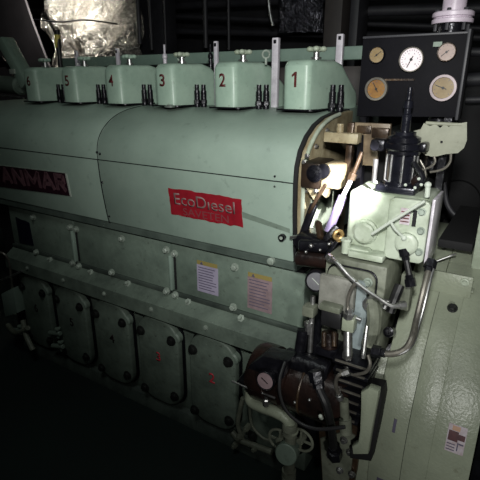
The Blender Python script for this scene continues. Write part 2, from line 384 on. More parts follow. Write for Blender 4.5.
# name plates (standing off the slightly leaning shell)
n = plate([(-2.46, 1.069), (-1.795, 1.095), (-1.795, 1.206), (-2.46, 1.190)], .0025, 'nameplate', NAMEP, hl)
plate([(-1.795, 1.093), (-1.785, 1.093), (-1.785, 1.208), (-1.795, 1.208)], .003, 'pale_border', PALE, n)
plate([(-2.46, 1.190), (-1.785, 1.206), (-1.785, 1.210), (-2.46, 1.194)], .003, 'pale_border', BOLT, n)
STROKES = {'Y': [((0, 1), (.5, .5)), ((1, 1), (.5, .5)), ((.5, .55), (.5, 0))], 'A': [((.05, 0), (.5, 1)), ((.95, 0), (.5, 1)), ((.22, .3), (.78, .3))],
           'N': [((.1, 0), (.1, 1)), ((.1, 1), (.9, 0)), ((.9, 0), (.9, 1))], 'M': [((.08, 0), (.08, 1)), ((.08, 1), (.5, .25)), ((.5, .25), (.92, 1)), ((.92, 0), (.92, 1))],
           'R': [((.1, 0), (.1, 1)), ((.1, .93), (.8, .93)), ((.88, .95), (.88, .5)), ((.1, .48), (.85, .48)), ((.45, .48), (.92, 0))]}
for ch, x0, x1 in (('Y', -2.405, -2.335), ('A', -2.325, -2.245), ('N', -2.225, -2.135), ('M', -2.115, -2.000), ('A', -1.985, -1.895), ('R', -1.880, -1.810)):
    b = MB(); z0_ = 1.106+(x0+2.35)*.028; hh = .074
    for (pa, pb2) in STROKES[ch]:
        P1, P2 = [V((x0+(x1-x0)*p[0], 0, z0_+hh*p[1])) for p in (pa, pb2)]
        dd = (P2-P1).normalized(); nn = V((-dd.z, 0, dd.x))*.0105; e = dd*.004
        b.prism([((P1-e+nn).x, (P1-e+nn).z), ((P2+e+nn).x, (P2+e+nn).z), ((P2+e-nn).x, (P2+e-nn).z), ((P1-e-nn).x, (P1-e-nn).z)], 'y', -.0034, -.0020)
    for v in b.bm.verts: v.co.y += hood_y(v.co.z)
    b.build('letter', NAMET, n)
b = MB()
xa, xb, za, zb = -1.172, -.832, 1.100, 1.210
rr = random.Random(11); poly = []
for k in range(18): poly.append((xa+(xb-xa)*k/18, za+rr.uniform(-.003, .003)))
for k in range(6): poly.append((xb+rr.uniform(-.002, .002), za+(zb-za)*k/6))
for k in range(18): poly.append((xb-(xb-xa)*k/18, zb+rr.uniform(-.003, .003)))
for k in range(6): poly.append((xa+rr.uniform(-.002, .002), zb-(zb-za)*k/6))
n = plate(poly, .002, 'red_badge', RED, hr)
n['label'] = 'torn red badge with pale lettering'
text('lettering', 'EcoDıesel', (-1.005, hood_y(1.17)-.0022, 1.170), .048, BADGETXT, n, width=.285, off=.006, rot=(math.radians(95.7), 0, 0))
text('lettering', 'SAVETEN', (-1.0, hood_y(1.122)-.0022, 1.122), .030, BADGETXT2, n, width=.215, off=.0, rot=(math.radians(95.7), 0, 0))
plate([(-.832, 1.162), (-.642, 1.128), (-.642, 1.112), (-.832, 1.140)], .0008, 'grey_stripe', PAINT, hr)
# ================================================================== rocker covers
TOP = 1.505
HC = [-.737-.310*i for i in range(6)]
HL = ['rocker cover numbered 1, nearest the black gauge board', 'rocker cover numbered 2 with a ring beside its knob', 'rocker cover numbered 3, third from the right',
      'rocker cover numbered 4, in front of the foil edge', 'rocker cover numbered 5, second from the left', 'leftmost rocker cover, numbered 6']
for i, cx in enumerate(HC):
    h = thing('rocker_cover', HL[i], 'rocker cover', (cx, 1.7, TOP), 'numbered rocker covers on the engine top')
    m = MB().prism([(1.56, TOP), (1.56, TOP+.155), (1.575, TOP+.175), (1.74, TOP+.178), (1.79, TOP+.165), (1.86, TOP+.115), (1.95, TOP+.07), (1.97, TOP+.04), (1.97, TOP)], 'x', cx-.10, cx+.10)
    bmesh.ops.subdivide_edges(m.bm, edges=[e for e in m.bm.edges if abs(e.verts[0].co.y-e.verts[1].co.y) > .3], cuts=6)
    for v in m.bm.verts:
        yy_ = v.co.y-1.56; hw = .050+.030*min(1, yy_/.15)+.018*max(0, min(1, (yy_-.17)/.08))
        v.co.x = cx-.005 + (hw if v.co.x > cx else -hw)*1.0
    es = [e for e in m.bm.edges if e.calc_face_angle(0) > .7 and min(e.verts[0].co.z, e.verts[1].co.z) > TOP-.001 and max(e.verts[0].co.z, e.verts[1].co.z) > TOP+.001]
    bmesh.ops.bevel(m.bm, geom=es, offset=.020, segments=4, profile=.5, affect='EDGES', clamp_overlap=True)
    m.build('shell', HEADP, h)
    MB().prism(rrect(cx-.005, 1.665, .165, .23, .03), 'z', TOP, TOP+.006).build('gasket', DARK, h)
    if i == 0:
        gx0, gz0 = cx-.012, TOP+.082
        MB().prism([(gx0+.001, gz0), (gx0+.010, gz0), (gx0+.010, gz0+.052), (gx0+.003, gz0+.052), (gx0-.009, gz0+.042), (gx0-.009, gz0+.034), (gx0+.001, gz0+.040)], 'y', 1.5588, 1.561).build('number', DIGIT, h)
    else: text('number', DN[i], (cx-.012, 1.5595, TOP+.107), .050, DIGIT, h, width=.030, off=.02)
    # knob
    kx, ky = cx+.035, 1.64
    k = MB().cyl((kx, ky, TOP+.172), (kx, ky, TOP+.205), .011).cyl((kx, ky, TOP+.178), (kx, ky, TOP+.184), .019)
    k.build('knob_stem', STEEL, h)
    k = MB().lathe((kx, ky, TOP+.200), FZ, [(.010, 0), (.020, .004), (.020, .016), (.012, .020)], 16)
    for a in range(4):
        an = math.radians(20+90*a); k.ball((kx+.024*math.cos(an), ky+.024*math.sin(an), TOP+.211), .0125, (1, 1, .75))
    k.build('knob', WHITE if i in (0, 1, 2) else HEADP, h)
    if i in (1, 2):
        sx = .075 if i == 1 else -.045
        MB().ring((kx+sx, ky+.05, TOP+.203), (.5, -.8, 0), .014, .004).cyl((kx+sx, ky+.05, TOP+.165), (kx+sx, ky+.05, TOP+.19), .005).build('lifting_eye', BOLT, h)
for i, cx in enumerate(HC):       # things standing between the covers
    fx, fy = cx+.095, 1.80
    for dx, yy in ((.100, 1.655), (.128, 1.665)):
        t = MB().cyl((cx+dx, yy, TOP-.003), (cx+dx, yy, TOP+.065), .0125).cyl((cx+dx, yy, TOP+.065), (cx+dx, yy, TOP+.09), .0095).lathe((cx+dx, yy, TOP+.012), FZ, [(.015, 0), (.015, .014)], 6)
        tag(t.build('injector_fitting', DARK), ['black fitting on the cover right of rocker cover %s, %s of two' % (DN[i], 'left' if dx < .11 else 'right')][0], 'fitting', 'black fittings between the rocker covers')
    if i in (3,): continue
    if i == 4 or i == 5:
        z1 = TOP+.26
    else: z1 = TOP+.268
    rx = (-.66, -.930, -1.225, 0, -1.83, -2.14)[i]
    ry = 1.76
    if i == 0: rx = at(341, 34, y=1.90).x; ry = 1.90; z1 = at(341, 34, y=1.90).z
    t = thing('plated_tube', ['pale plated upright tube right of rocker cover %s' % DN[i]][0], 'tube', (rx, ry, TOP), 'plated upright tubes between the rocker covers')
    MB().bar((rx, ry, TOP-.003), (rx, ry, z1), .028 if i < 2 else .018, .022 if i < 2 else .016, .003, up=(0, 1, 0)).build('tube', ROD, t)
    MB().box(rx-.006, rx+.006, ry-.0135 if i < 2 else ry-.0095, ry, z1-.022, z1-.008, .001).build('slot', DARK, t)
# extra small things on the top
t = thing('striped_handle', 'black upright handle with a yellow band, left of cover 5', 'handle', (-2.135, 1.70, TOP))
p0 = at(59, 60, y=1.74); p1 = at(57, 30, y=1.74)
t.location = (p0.x, 1.74, TOP)
MB().cyl((p0.x, 1.74, TOP), p1, .013, n=14).build('rod', BLACK, t)
MB().cyl(p0.lerp(p1, .42), p0.lerp(p1, .85), .0150, n=20).build('band', YEL, t)
for j, (u_, v_) in enumerate(((38, 101), (116, 104.5), (30, 100), (170, 107), (307, 110.5))):
    p = at(u_, v_, z=TOP)
    o = MB().lathe(p-V((0, 0, .002)), FZ, [(.022, 0), (.024, .005), (.015, .010), (.012, .012), (0, .012)], 20).build('cover_nut', STEEL)
    tag(o, ['flat steel nut at the foot of rocker cover 6', 'flat steel nut at the foot of rocker cover 4', 'second flat nut left of rocker cover 6', 'flat brassy nut at the foot of rocker cover 3', 'flat pale nut at the foot of rocker cover 1'][j], 'nut', 'flat nuts at the feet of the rocker covers')
for j, (u_, y_, h_) in enumerate(((46, 1.85, .23), (81, 1.85, .235), (166, 1.8, .27), (211, 1.9, .27), (120, 1.8, .25))):
    p = at(u_, 80, y=y_)
    o = MB().cyl((p.x, y_, TOP-.002), (p.x, y_, TOP+h_*.8), .010, n=12).ball((p.x, y_, TOP+h_*.8), .013, (1, 1, 1.3)).cyl((p.x, y_, TOP+h_*.8), (p.x, y_, TOP+h_), .005, n=8).build('relief_valve', DARK if j in (0, 3) else ROD)
    tag(o, ['dark upright valve behind rocker cover 6', 'pale upright valve behind rocker cover 5', 'pale thin upright valve behind rocker cover 3', 'dark thin upright valve behind rocker cover 2', 'thin pale upright pin left of rocker cover 4'][j], 'valve', 'thin uprights behind the rocker covers')
# ================================================================== behind the covers
gbm = thing('green_beam', 'long green beam running behind the rocker covers', 'beam', (-1.65, 2.25, 1.46))
MB().box(-2.9, -.40, 2.22, 2.28, 1.705, 1.765, .006).build('beam', GBEAM, gbm)
for x in (-2.85, -1.7, -.65): MB().box(x-.02, x+.02, 2.24, 2.27, 1.461, 1.706, .003).build('post', GBEAM, gbm)
o = MB().box(-2.9, -.60, 2.155, 2.38, FZ0+.001, 1.46, .004).build('intake_trunk', DKP); tag(o, 'long dark casing standing behind the engine covers', 'casing')
o = MB().box(-2.8, -.61, 2.30, 2.36, 1.461, 1.68, .004).build('brown_rail', BGB); tag(o, 'dull brown rail below the green beam behind the rocker covers', 'rail')
for j in range(11):
    x = -2.6+.2*j
    o = MB().cyl((x, 2.195, 1.461), (x, 2.195, 1.52), .02, n=12).cyl((x, 2.195, 1.52), (x, 2.195, 1.565), .011, n=6).build('manifold_nut', DARK)
    tag(o, 'dark nut and stud behind the rocker covers', 'nut', 'dark nuts on the casing behind the rocker covers')
# ================================================================== right end plate of the cover
ep = thing('end_housing', 'open oily cream housing at the right end of the long cover', 'housing', (-.60, 1.6, 1.0))
MB().prism([(y+.001, z) for y, z in prof[1:-2]]+[(1.80, 1.505), (1.80, 1.0)], 'x', -.632, -.618).build('gasket', VOID, ep)
MB().prism([(y+.006, z-.004) for y, z in prof[1:-2]]+[(1.80, 1.498), (1.80, 1.0)], 'x', -.618, -.602, .004).build('end_plate', CREAM, ep)
MB().tube([(-.600, y+.012, z-.006) for y, z in prof[1:11]], .007).build('raised_rim', WHITE, ep)
bolts(ep, [(-.602, y+.03, z-.01) for y, z in ((1.365, 1.06), (1.352, 1.15), (1.35, 1.27), (1.41, 1.41), (1.50, 1.455))], FX, .007, STEEL)
MB().box(-.603, -.596, 1.42, 1.66, 1.02, 1.30, .004).build('painted_lit_patch', WHITE, ep)  # white slab standing in for the lit area of the housing face
# ---- actuator block on the end plate
ab = thing('actuator_block', 'oily block with round black end caps fixed to the cream housing', 'actuator', at(318, 175, y=1.36))
a = at(323, 168, y=1.33); b_ = at(337, 190, y=1.33)
MB().box(a.x-.005, b_.x+.006, 1.33, 1.44, b_.z, a.z+.012, .006).build('cream_face', CREAM, ab)
MB().box(-.60, a.x-.005, 1.32, 1.45, b_.z-.005, a.z+.014, .008).build('dark_body', DBR, ab)
c = at(309, 174, y=1.30)
MB().lathe((c.x+.012, 1.325, c.z), FY, [(.027, 0), (.027, .012), (.020, .014), (.020, .022), (.010, .024), (.010, .030)], 24).build('end_cap', DARK, ab)
c2 = at(321, 172, y=1.30)
MB().lathe((c2.x, 1.325, c2.z), FY, [(.022, 0), (.022, .010), (.014, .012)], 24).build('end_cap', DARK, ab)
bolts(ab, [at(u_, v_, y=1.325) for (u_, v_) in ((307, 156), (304, 162), (316, 191))], FY, .006, STEEL)
m = MB().prism([(at(p, q, y=1.335).x, at(p, q, y=1.335).z) for p, q in ((306, 188), (318, 186), (331, 186), (326, 198), (316, 190), (314, 200))], 'y', 1.335, 1.36)
m.build('bracket', CREAM, ab)
# ---- cream arm
ca = thing('cream_arm', 'pale yellow bar sticking out of the housing toward the brown bracket', 'arm', at(326, 140, y=1.37))
p0 = at(326, 136, y=1.38); p1 = at(360, 137, y=1.38)
MB().box(p0.x, p1.x, 1.36, 1.40, p0.z-.017, p0.z+.014, .004).build('bar', CREAM, ca)
MB().cyl((p0.x+.045, 1.38, p0.z+.012), (p0.x+.045, 1.38, p0.z+.04), .011).build('pin', CREAM, ca)
# ---- brown bracket behind
bb = thing('brown_bracket', 'brown grimy bracket plate under the left gauges', 'bracket', at(374, 165, y=1.42))
q0 = at(357, 122, y=1.42); q1 = at(391, 136, y=1.42); q2 = at(372, 165, y=1.42); q3 = at(365, 140, y=1.42)
MB().prism([(q0.x, q1.z), (q0.x, q0.z), (q1.x, q0.z), (q1.x, q1.z), (q2.x+.02, q1.z-.01), (q2.x+.02, q2.z), (q2.x-.025, q2.z), (q3.x, q1.z)], 'y', 1.40, 1.42, .003).build('plate', TAN, bb)
MB().box(q0.x+.01, q1.x-.055, 1.392, 1.402, q1.z+.005, q0.z-.008, .002).build('slot', BROWN, bb)
MB().box(q0.x-.02, q0.x, 1.39, 1.42, q0.z-.20, q0.z+.0, .003).build('leg', BROWN, bb)
MB().box(q1.x-.05, q1.x-.0, 1.385, 1.402, q1.z-.005, q0.z-.012, .003).build('block', BROWN, bb)
# ================================================================== linkage / mechanism
lk = thing('fuel_linkage', 'slanting linkage rod, its sleeve coloured for lilac light, beside the cream housing', 'rod', at(328, 233, y=1.28))
s0 = at(328, 232, y=1.27); s1 = at(343, 196, y=1.30); s2 = at(351, 180, y=1.31); s3 = at(362, 152, y=1.33)
MB().cyl(s0, s1, .0135, n=20, bev=.002).build('sleeve', LILAC, lk)
MB().cyl(s1, s2, .007, n=14).build('inner_rod', ROD, lk)
MB().cyl(s2, s3, .006, n=14).lathe(s2, s3-s2, [(.012, 0), (.012, .02)], 6).build('dark_rod', BROWN, lk)
g = thing('brass_eye', 'small brass eye fitting below the lilac rod', 'fitting', at(338, 240, y=1.24))
c = at(338.5, 233, y=1.24)
MB().ring(c+V((0, 0, -.006)), (.6, -.8, 0), .012, .0065).build('eye', BRASS, g)
MB().cyl(c+V((0, .01, -.028)), c+V((0, .01, -.012)), .010).build('shank', BRASS, g)
lk2 = thing('dark_lever', 'dark slanting lever in front of the bright housing face', 'lever', at(300, 232, y=1.36))
l0 = at(301, 240, y=1.33); l1 = at(314, 204, y=1.34)
MB().bar(l0, l1, .024, .02, .004, up=(0, 1, 0)).build('lever_arm', DARK, lk2)
MB().bar(at(309, 213, y=1.325), at(326, 184, y=1.33), .010, .012, .002, up=(0, 1, 0)).build('upper_arm', BROWN, lk2)
MB().cyl(l0+V((0, -.02, 0)), l0+V((0, .03, 0)), .02).build('pivot', DARK, lk2)
mech = thing('fuel_rack_mechanism', 'cluster of dark oily levers and a red brown cylinder below the housing', 'mechanism', at(312, 268, y=1.27))
a = at(300, 238, y=1.27); b_ = at(334, 262, y=1.27)
MB().box(a.x-.02, b_.x, 1.27, 1.38, b_.z+.01, a.z+.01, .015).build('body', DARK, mech)
MB().cyl(at(297, 258, y=1.25), at(331, 262, y=1.25), .024, bev=.004).build('cylinder', RUST, mech)
MB().cyl(at(300, 245, y=1.26), at(330, 247, y=1.26), .020, bev=.004).build('cylinder', DARK, mech)
MB().cyl(at(291, 237.5, y=1.32), at(300, 236, y=1.30), .006).build('pin', STEEL, mech)
for (u_, v_, r_) in ((311, 246, .007), (329, 244, .006), (320, 250, .005), (306, 252, .006)): MB().ball(at(u_, v_, y=1.238), r_).build('nut', STEEL, mech)
MB().bar(at(325, 240, y=1.25), at(337, 226, y=1.27), .018, .014, .003, up=(0, 1, 0)).build('link', DARK, mech)
MB().bar(at(318, 222, y=1.30), at(321, 238, y=1.26), .016, .02, .003, up=(0, 1, 0)).build('link', BROWN, mech)
MB().bar(at(322, 262, y=1.24), at(338, 240, y=1.25), .012, .012, .003, up=(0, 1, 0)).build('link', DARK, mech)
# gear case coloured matt black to stand for the shade behind the mechanism
gc = MB().box(-.47, -.25, 1.56, 2.1, 1.105, 1.44, .01).build('gear_case', VOID); tag(gc, 'gear case coloured black as shade behind the levers and the pale filter block', 'gear case')
# ================================================================== pump box (below the pale block)
pb = thing('pump_housing', 'square grimy green pump housing under the pale block', 'pump', (-.36, 1.3, .80))
MB().box(-.452, -.268, 1.20, 1.40, .80, 1.118, .010).build('body', BOXP, pb)
MB().prism(rrect(-.366, 1.00, .150, .20, .03), 'y', 1.193, 1.201, .003).build('cover_groove', DARK, pb)
MB().prism(rrect(-.366, 1.00, .142, .192, .028), 'y', 1.186, 1.200, .004).build('front_cover', BOXP, pb)
MB().box(-.455, -.345, 1.165, 1.19, .950, 1.070, .010).build('raised_pad', GREYP, pb)
MB().prism([(-.343, 1.07), (-.318, 1.07), (-.305, .98), (-.315, .85), (-.36, .85), (-.343, .98)], 'y', 1.172, 1.188, .004).build('curved_rib', BLUEG, pb)
bolts(pb, [(x, 1.186, z) for (x, z) in ((-.315, 1.068), (-.31, .92))], FY, .010, BOLT)
# ================================================================== pale block
wb = thing('filter_block', 'brightly lit pale green filter block with a bolted cover plate', 'filter', (-.29, 1.33, 1.125))
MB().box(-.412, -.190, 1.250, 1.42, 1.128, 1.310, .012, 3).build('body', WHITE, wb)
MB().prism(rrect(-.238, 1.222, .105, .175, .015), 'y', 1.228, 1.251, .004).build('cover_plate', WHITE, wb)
MB().box(-.184, -.176, 1.235, 1.36, 1.13, 1.315, .002).build('edge_plate', ROD, wb)
MB().lathe(at(366, 231, y=1.25), FY, [(.036, 0), (.036, .010), (.030, .014), (.030, .024), (.024, .028)], 28).build('boss', WHITE, wb)
MB().lathe(at(407, 243, y=1.228), FY, [(.030, 0), (.030, .012), (.025, .016), (.018, .017)], 28).build('boss', WHITE, wb)
bolts(wb, [at(u_, v_, y=1.228) for (u_, v_) in ((422, 212), (421, 231), (419, 252))], FY, .008, BOLT)
m = MB().box(-.258, -.232, 1.225, 1.229, 1.24, 1.285); o = m.build('nameplate', LAB1, wb)
MB().box(-.226, -.216, 1.2255, 1.229, 1.238, 1.282).build('black_slot', VOID, wb)
g_ = MB()
for k in range(4): g_.box(-.256, -.234, 1.2242, 1.2255, 1.247+.009*k, 1.250+.009*k)
g_.build('printed_lines', DIGIT, o)
MB().box(-.395, -.33, 1.215, 1.252, 1.128, 1.150, .005).build('lug', WHITE, wb)
MB().box(-.385, -.285, 1.20, 1.25, 1.126, 1.145, .004).build('foot', WHITE, wb)
MB().cyl((-.400, 1.225, 1.128), (-.400, 1.225, 1.165), .013).cyl((-.400, 1.225, 1.165), (-.400, 1.225, 1.172), .017, n=6).build('stud', WHITE, wb)
hd = thing('control_lever', 'thin white lever slanting across the front of the pale block', 'lever', at(375, 235, y=1.20))
MB().tube([at(372, 234, y=1.205), at(392, 221, y=1.195), at(425, 201, y=1.19)], .0042, smooth=False).build('rod', PALE, hd)
MB().tube([at(391, 222, y=1.195), at(395, 229, y=1.20), at(404, 238, y=1.215)], .0038).build('branch_rod', PALE, hd)
MB().ball(at(404, 238, y=1.212), .008).build('ball_end', PALE, hd)
# black governor on top
gv = thing('governor_motor', 'black glossy governor motor standing on the pale block', 'motor', at(397, 195, y=1.31))
gx = at(397, 195, y=1.31).x
MB().box(gx-.055, gx+.055, 1.27, 1.37, 1.308, 1.330, .006).build('base', NAVYM, gv)
MB().lathe((gx, 1.32, 1.326), FZ, [(.046, 0), (.046, .012), (.038, .016), (.038, .085), (.046, .09), (.046, .10)], 28).build('barrel', NAVYM, gv)
MB().lathe((gx, 1.32, 1.424), FZ, [(.046, 0), (.052, .006), (.052, .020), (.044, .024), (.044, .036), (.030, .042), (.030, .05), (.012, .052)], 28).build('head', NAVYM, gv)
MB().lathe((gx, 1.32, 1.47), FZ, [(.013, 0), (.013, .05), (.010, .052), (.010, .065), (.013, .067), (.013, .085), (.008, .087), (.008, .12)], 16).build('stem', NAVYM, gv)
for k in range(8):
    an = k*math.pi/4+.3
    MB().cyl((gx+.041*math.cos(an), 1.32+.041*math.sin(an), 1.335), (gx+.041*math.cos(an), 1.32+.041*math.sin(an), 1.42), .0032, n=8).build('tie_rod', STEEL, gv)
MB().box(gx-.085, gx-.045, 1.29, 1.35, 1.420, 1.452, .006).build('side_ear', DARK, gv)
MB().cyl((gx-.068, 1.288, 1.436), (gx-.068, 1.278, 1.436), .013).build('ear_cap', DARK, gv)
MB().box(gx+.045, gx+.065, 1.29, 1.34, 1.425, 1.450, .006).build('side_ear', DARK, gv)
MB().tube([(gx+.04, 1.28, 1.40), (gx+.07, 1.27, 1.36), (gx+.055, 1.27, 1.335)], .008).build('cable_loop', DARK, gv)
MB().cyl((gx-.06, 1.275, 1.335), (gx-.06, 1.275, 1.40), .007, n=12).build('side_pipe', STEEL, gv)
for k, (dx, z) in enumerate(((.055, 1.335), (.07, 1.345), (.03, 1.34), (-.05, 1.338), (.062, 1.36))): MB().ball((gx+dx, 1.262, z), .0045).build('terminal', PALE, gv)
rd = MB().lathe(at(418, 181, y=1.30), FY, [(.016, -.02), (.016, .012), (.01, .015)], 18).build('red_cap', RUST); tag(rd, 'dull red cap beside the black governor motor', 'cap')
pin = MB().cyl(at(427, 197, y=1.25), at(428, 186, y=1.25), .007).ball(at(428, 185, y=1.25), .009).build('white_valve', PALE); tag(pin, 'small white valve at the top right corner of the pale block', 'valve')
# ================================================================== guard plate with wires
gp = thing('guard_plate', 'pale olive metal guard plate with ragged left edge under the gauge board', 'plate', at(440, 156, y=1.36))
pts = [(414, 131), (414, 137), (420, 139), (420, 152), (425, 155), (434, 157), (446, 154), (458, 153), (464, 148), (467, 140), (467, 122), (461, 123), (452, 124), (449, 127), (445, 124), (440, 128), (436, 124), (430, 126), (424, 123), (421, 129)]
MB().prism([(at(u_, v_, y=1.36).x, at(u_, v_, y=1.36).z) for u_, v_ in pts], 'y', 1.358, 1.362).build('sheet', OLIVE, gp)
MB().ball(at(441.5, 142, y=1.357), .0035).build('hole', DARK, gp)
MB().cyl(at(426, 123, y=1.362), at(462, 125, y=1.362), .005).build('rolled_edge', OLIVE, gp)
for j, (P_, lb) in enumerate((([(434, 156), (435, 162), (430, 167), (422, 170)], 'short grey wire under the guard plate, middle of three'), ([(451, 154), (450, 162), (445, 168), (437, 171), (430, 172)], 'long grey wire curving under the guard plate, rightmost of three'), ([(420, 160), (425, 170), (425, 178), (420, 183)], 'grey wire beside the governor motor, leftmost of three'))):
    o = MB().tube([at(u_, v_, y=1.35) for u_, v_ in P_], .0035).build('wire', COPPER); tag(o, lb, 'wire', 'grey wires under the guard plate')
# ================================================================== gauge board
gb = thing('gauge_board', 'black board carrying five round gauges', 'gauge board', (-.31, 1.42, 1.505))
MB().prism([(-.457, 1.505), (-.178, 1.512), (-.176, 1.728), (-.457, 1.722)], 'y', 1.400, 1.412, .002).build('panel', PANELB, gb)
MB().box(-.180, -.172, 1.385, 1.45, 1.505, 1.732, .002).build('side_frame', BGP, gb)
MB().box(-.457, -.176, 1.396, 1.43, 1.721, 1.7275, .002).build('top_frame', BGP, gb)
MB().box(-.39, -.30, 1.396, 1.401, 1.607, 1.612).build('brown_strip', BROWN, gb)
MB().box(-.262, -.240, 1.397, 1.401, 1.693, 1.705).build('green_tag', PAINT, gb)
MB().box(-.45, -.43, 1.41, 1.44, .9, 1.52).box(-.21, -.19, 1.41, 1.44, 1.06, 1.52).build('board_posts', DARK, gb)
BEZ = mat('pinkish_bezel', (.36, .31, .32), (.24, .20, .21), .35, metal=.4)
def gauge(u_, v_, r, face, label, ang, rim=BGP, y=1.40, ticks=9, numbers=False, big=False, hi=None):
    p = at(u_, v_, y=y-.014)
    IR = .76 if r in (.033, .035) and not big else .88
    t = thing('pressure_gauge', label, 'gauge', (p.x, y, p.z-r))
    MB().lathe((p.x, y+.0, p.z), FY, [(r*.97, -.001), (r, .004), (r, .014), (r*.97, .017), (r*IR*1.04, .017), (r*IR, .011), (0, .011)], 36).build('case', rim, t)
    MB().lathe((p.x, y-.0112, p.z), FY, [(r*IR, 0), (r*IR, .0008), (0, .0008)], 36).build('dial', face, t)
    r = r*IR/.87
    m = MB()
    for k in range(ticks):
        a = math.radians(225-270*k/(ticks-1)); c_, s_ = math.cos(a), math.sin(a)
        m.bar((p.x+r*.66*c_, y-.0124, p.z+r*.66*s_), (p.x+r*.78*c_, y-.0124, p.z+r*.78*s_), r*.035, .0006, up=(0, 1, 0))
    m.build('tick_marks', INK, t)
    a = math.radians(ang); c_, s_ = math.cos(a), math.sin(a)
    MB().bar((p.x-r*.3*c_, y-.0134, p.z-r*.3*s_), (p.x+r*.68*c_, y-.0134, p.z+r*.68*s_), r*.07, .0008, up=(0, 1, 0)).lathe((p.x, y-.0125, p.z), FY, [(r*.12, 0), (r*.12, .002)], 14).build('needle', BLACK, t)
    if big:
        for k in range(0, 6):
            a = math.radians(225-270*k/5)
            text('dial_number', str(k*2), (p.x+r*.5*math.cos(a), y-.0122, p.z+r*.5*math.sin(a)), r*.13, INK, t, ext=.0003)
    return t
gauge(376.5, 55, .0225, FACEY, 'small yellowed gauge at the top left of the black board', 38, DARK)
gauge(411, 59.5, .033, FACEW, 'large white gauge in the middle of the black board', 245, COPPER, big=True, ticks=19)
gauge(446.5, 52, .0235, FACEP, 'brownish gauge at the top right of the black board', 218, BROWN)
gauge(376, 89, .033, FACEO, 'amber faced gauge with grey bezel at the lower left of the board', 120, COPPER)
gauge(443, 88, .035, FACEY, 'yellowed gauge with pale pinkish bezel at the lower right of the board', 160, BEZ)
# flanged pipe on top of the board
fp = thing('flanged_pipe', 'pinkish white flanged pipe above the right corner of the gauge board', 'pipe', at(452, 25, y=1.46))
c = at(452, 24, y=1.46)
MB().cyl((c.x, 1.46, c.z), (c.x, 1.46, c.z+.45), .030, n=28).build('pipe', PINKP, fp)
MB().lathe((c.x, 1.46, c.z), FZ, [(.052, 0), (.053, .003), (.053, .010), (.048, .013), (.048, .015), (.053, .017), (.053, .026), (.05, .029)], 32).build('flange', PINKP, fp)
for k in range(6):
    m = MB(); an = k*math.pi/3+.4; m.bolt((c.x+.042*math.cos(an), 1.46+.042*math.sin(an), c.z+.028), FZ, .006)
    m.cyl((c.x+.042*math.cos(an), 1.46+.042*math.sin(an), c.z-.018), (c.x+.042*math.cos(an), 1.46+.042*math.sin(an), c.z+.03), .005, n=8)
    m.build('flange_bolt', BGP, fp)
MB().cyl((c.x, 1.46, c.z-.4), (c.x, 1.46, c.z), .028).build('pipe', DARK, fp)
# ================================================================== the drum (generator / flywheel housing)
YC, ZC, R = 1.735, .5, .6
def arcbox(x0, x1, a0, a1, r0, r1, n=48, bev=0):
    """arched slab on the drum: angles measured from -y upward"""
    m = MB(); pts = []
    for i in range(n+1):
        a = math.radians(a0+(a1-a0)*i/n); pts.append((YC-r1*math.cos(a), ZC+r1*math.sin(a)))
    for i in range(n, -1, -1):
        a = math.radians(a0+(a1-a0)*i/n); pts.append((YC-r0*math.cos(a), ZC+r0*math.sin(a)))
    return m.prism(pts, 'x', x0, x1, bev)
dr = thing('generator_drum', 'large pale green round drum housing at the right of the engine', 'generator', (-.13, YC, FZ0))
arcbox(-.245, -.150, -47, 180, .3, R-.002, bev=.003).build('band', DRUMP, dr)
arcbox(-.1485, .022, -47, 180, .3, R, bev=.002).build('drum_shell', DRUMP, dr)
arcbox(-.150, -.082, -45, 56, R-.01, R+.0035, bev=.0015).build('raised_strap', DRUMP, dr)
arcbox(-.084, -.0822, -40, 38, R-.01, R+.001).build('seam', DARK, dr)
arcbox(-.1510, -.1482, -46, 58, R-.02, R+.0005).build('seam', VOID, dr)
arcbox(-.550, -.245, -47, 180, .3, R-.12, bev=.004).build('inner_casing', DARK, dr)
arcbox(-.305, -.245, -47, 33, R-.20, R-.004, bev=.004).build('front_lug', DRUMP, dr)
# bolt and washer on strap
a = math.radians(51); pc = V((-.105, YC-(R+.004)*math.cos(a), ZC+(R+.004)*math.sin(a)))
MB().bolt(pc, (0, -math.cos(a), math.sin(a)), .011).build('strap_bolt', DBOLT, dr)
MB().box(.022, .6, YC-.50, YC+.5, FZ0, .96, .02).build('far_casing', DARK, dr)
# ledge on drum
lb_ = thing('ledge_bracket', 'pale green angle bracket with one bolt on top of the drum', 'bracket', (-.125, 1.43, .99))
MB().box(-.186, -.066, 1.392, 1.402, .995, 1.062, .002).build('upright', DRUMP, lb_)
MB().box(-.186, -.060, 1.400, 1.47, 1.010, 1.016, .002).build('shelf', DRUMP, lb_)
MB().lathe(at(465, 282, y=1.392), FY, [(.012, 0), (.012, .004), (.007, .005), (.007, .012)], 16).build('bolt', WHITE, lb_)
# dark cabinet behind and pale box at the right edge
cb = MB().box(-.19, -.089, 1.50, 2.0, 1.102, 1.13, .004).build('black_tray', VOID); tag(cb, 'black tray behind the angle bracket on the drum', 'tray')
pbx = thing('terminal_box', 'pale grey green box at the right edge above the drum', 'box', (.05, 1.6, 1.06))
MB().box(-.085, .16, 1.50, 1.70, 1.05, 1.34, .004).build('case', WHITE, pbx)
MB().box(-.087, .165, 1.495, 1.502, 1.33, 1.345, .002).build('lid', WHITE, pbx)
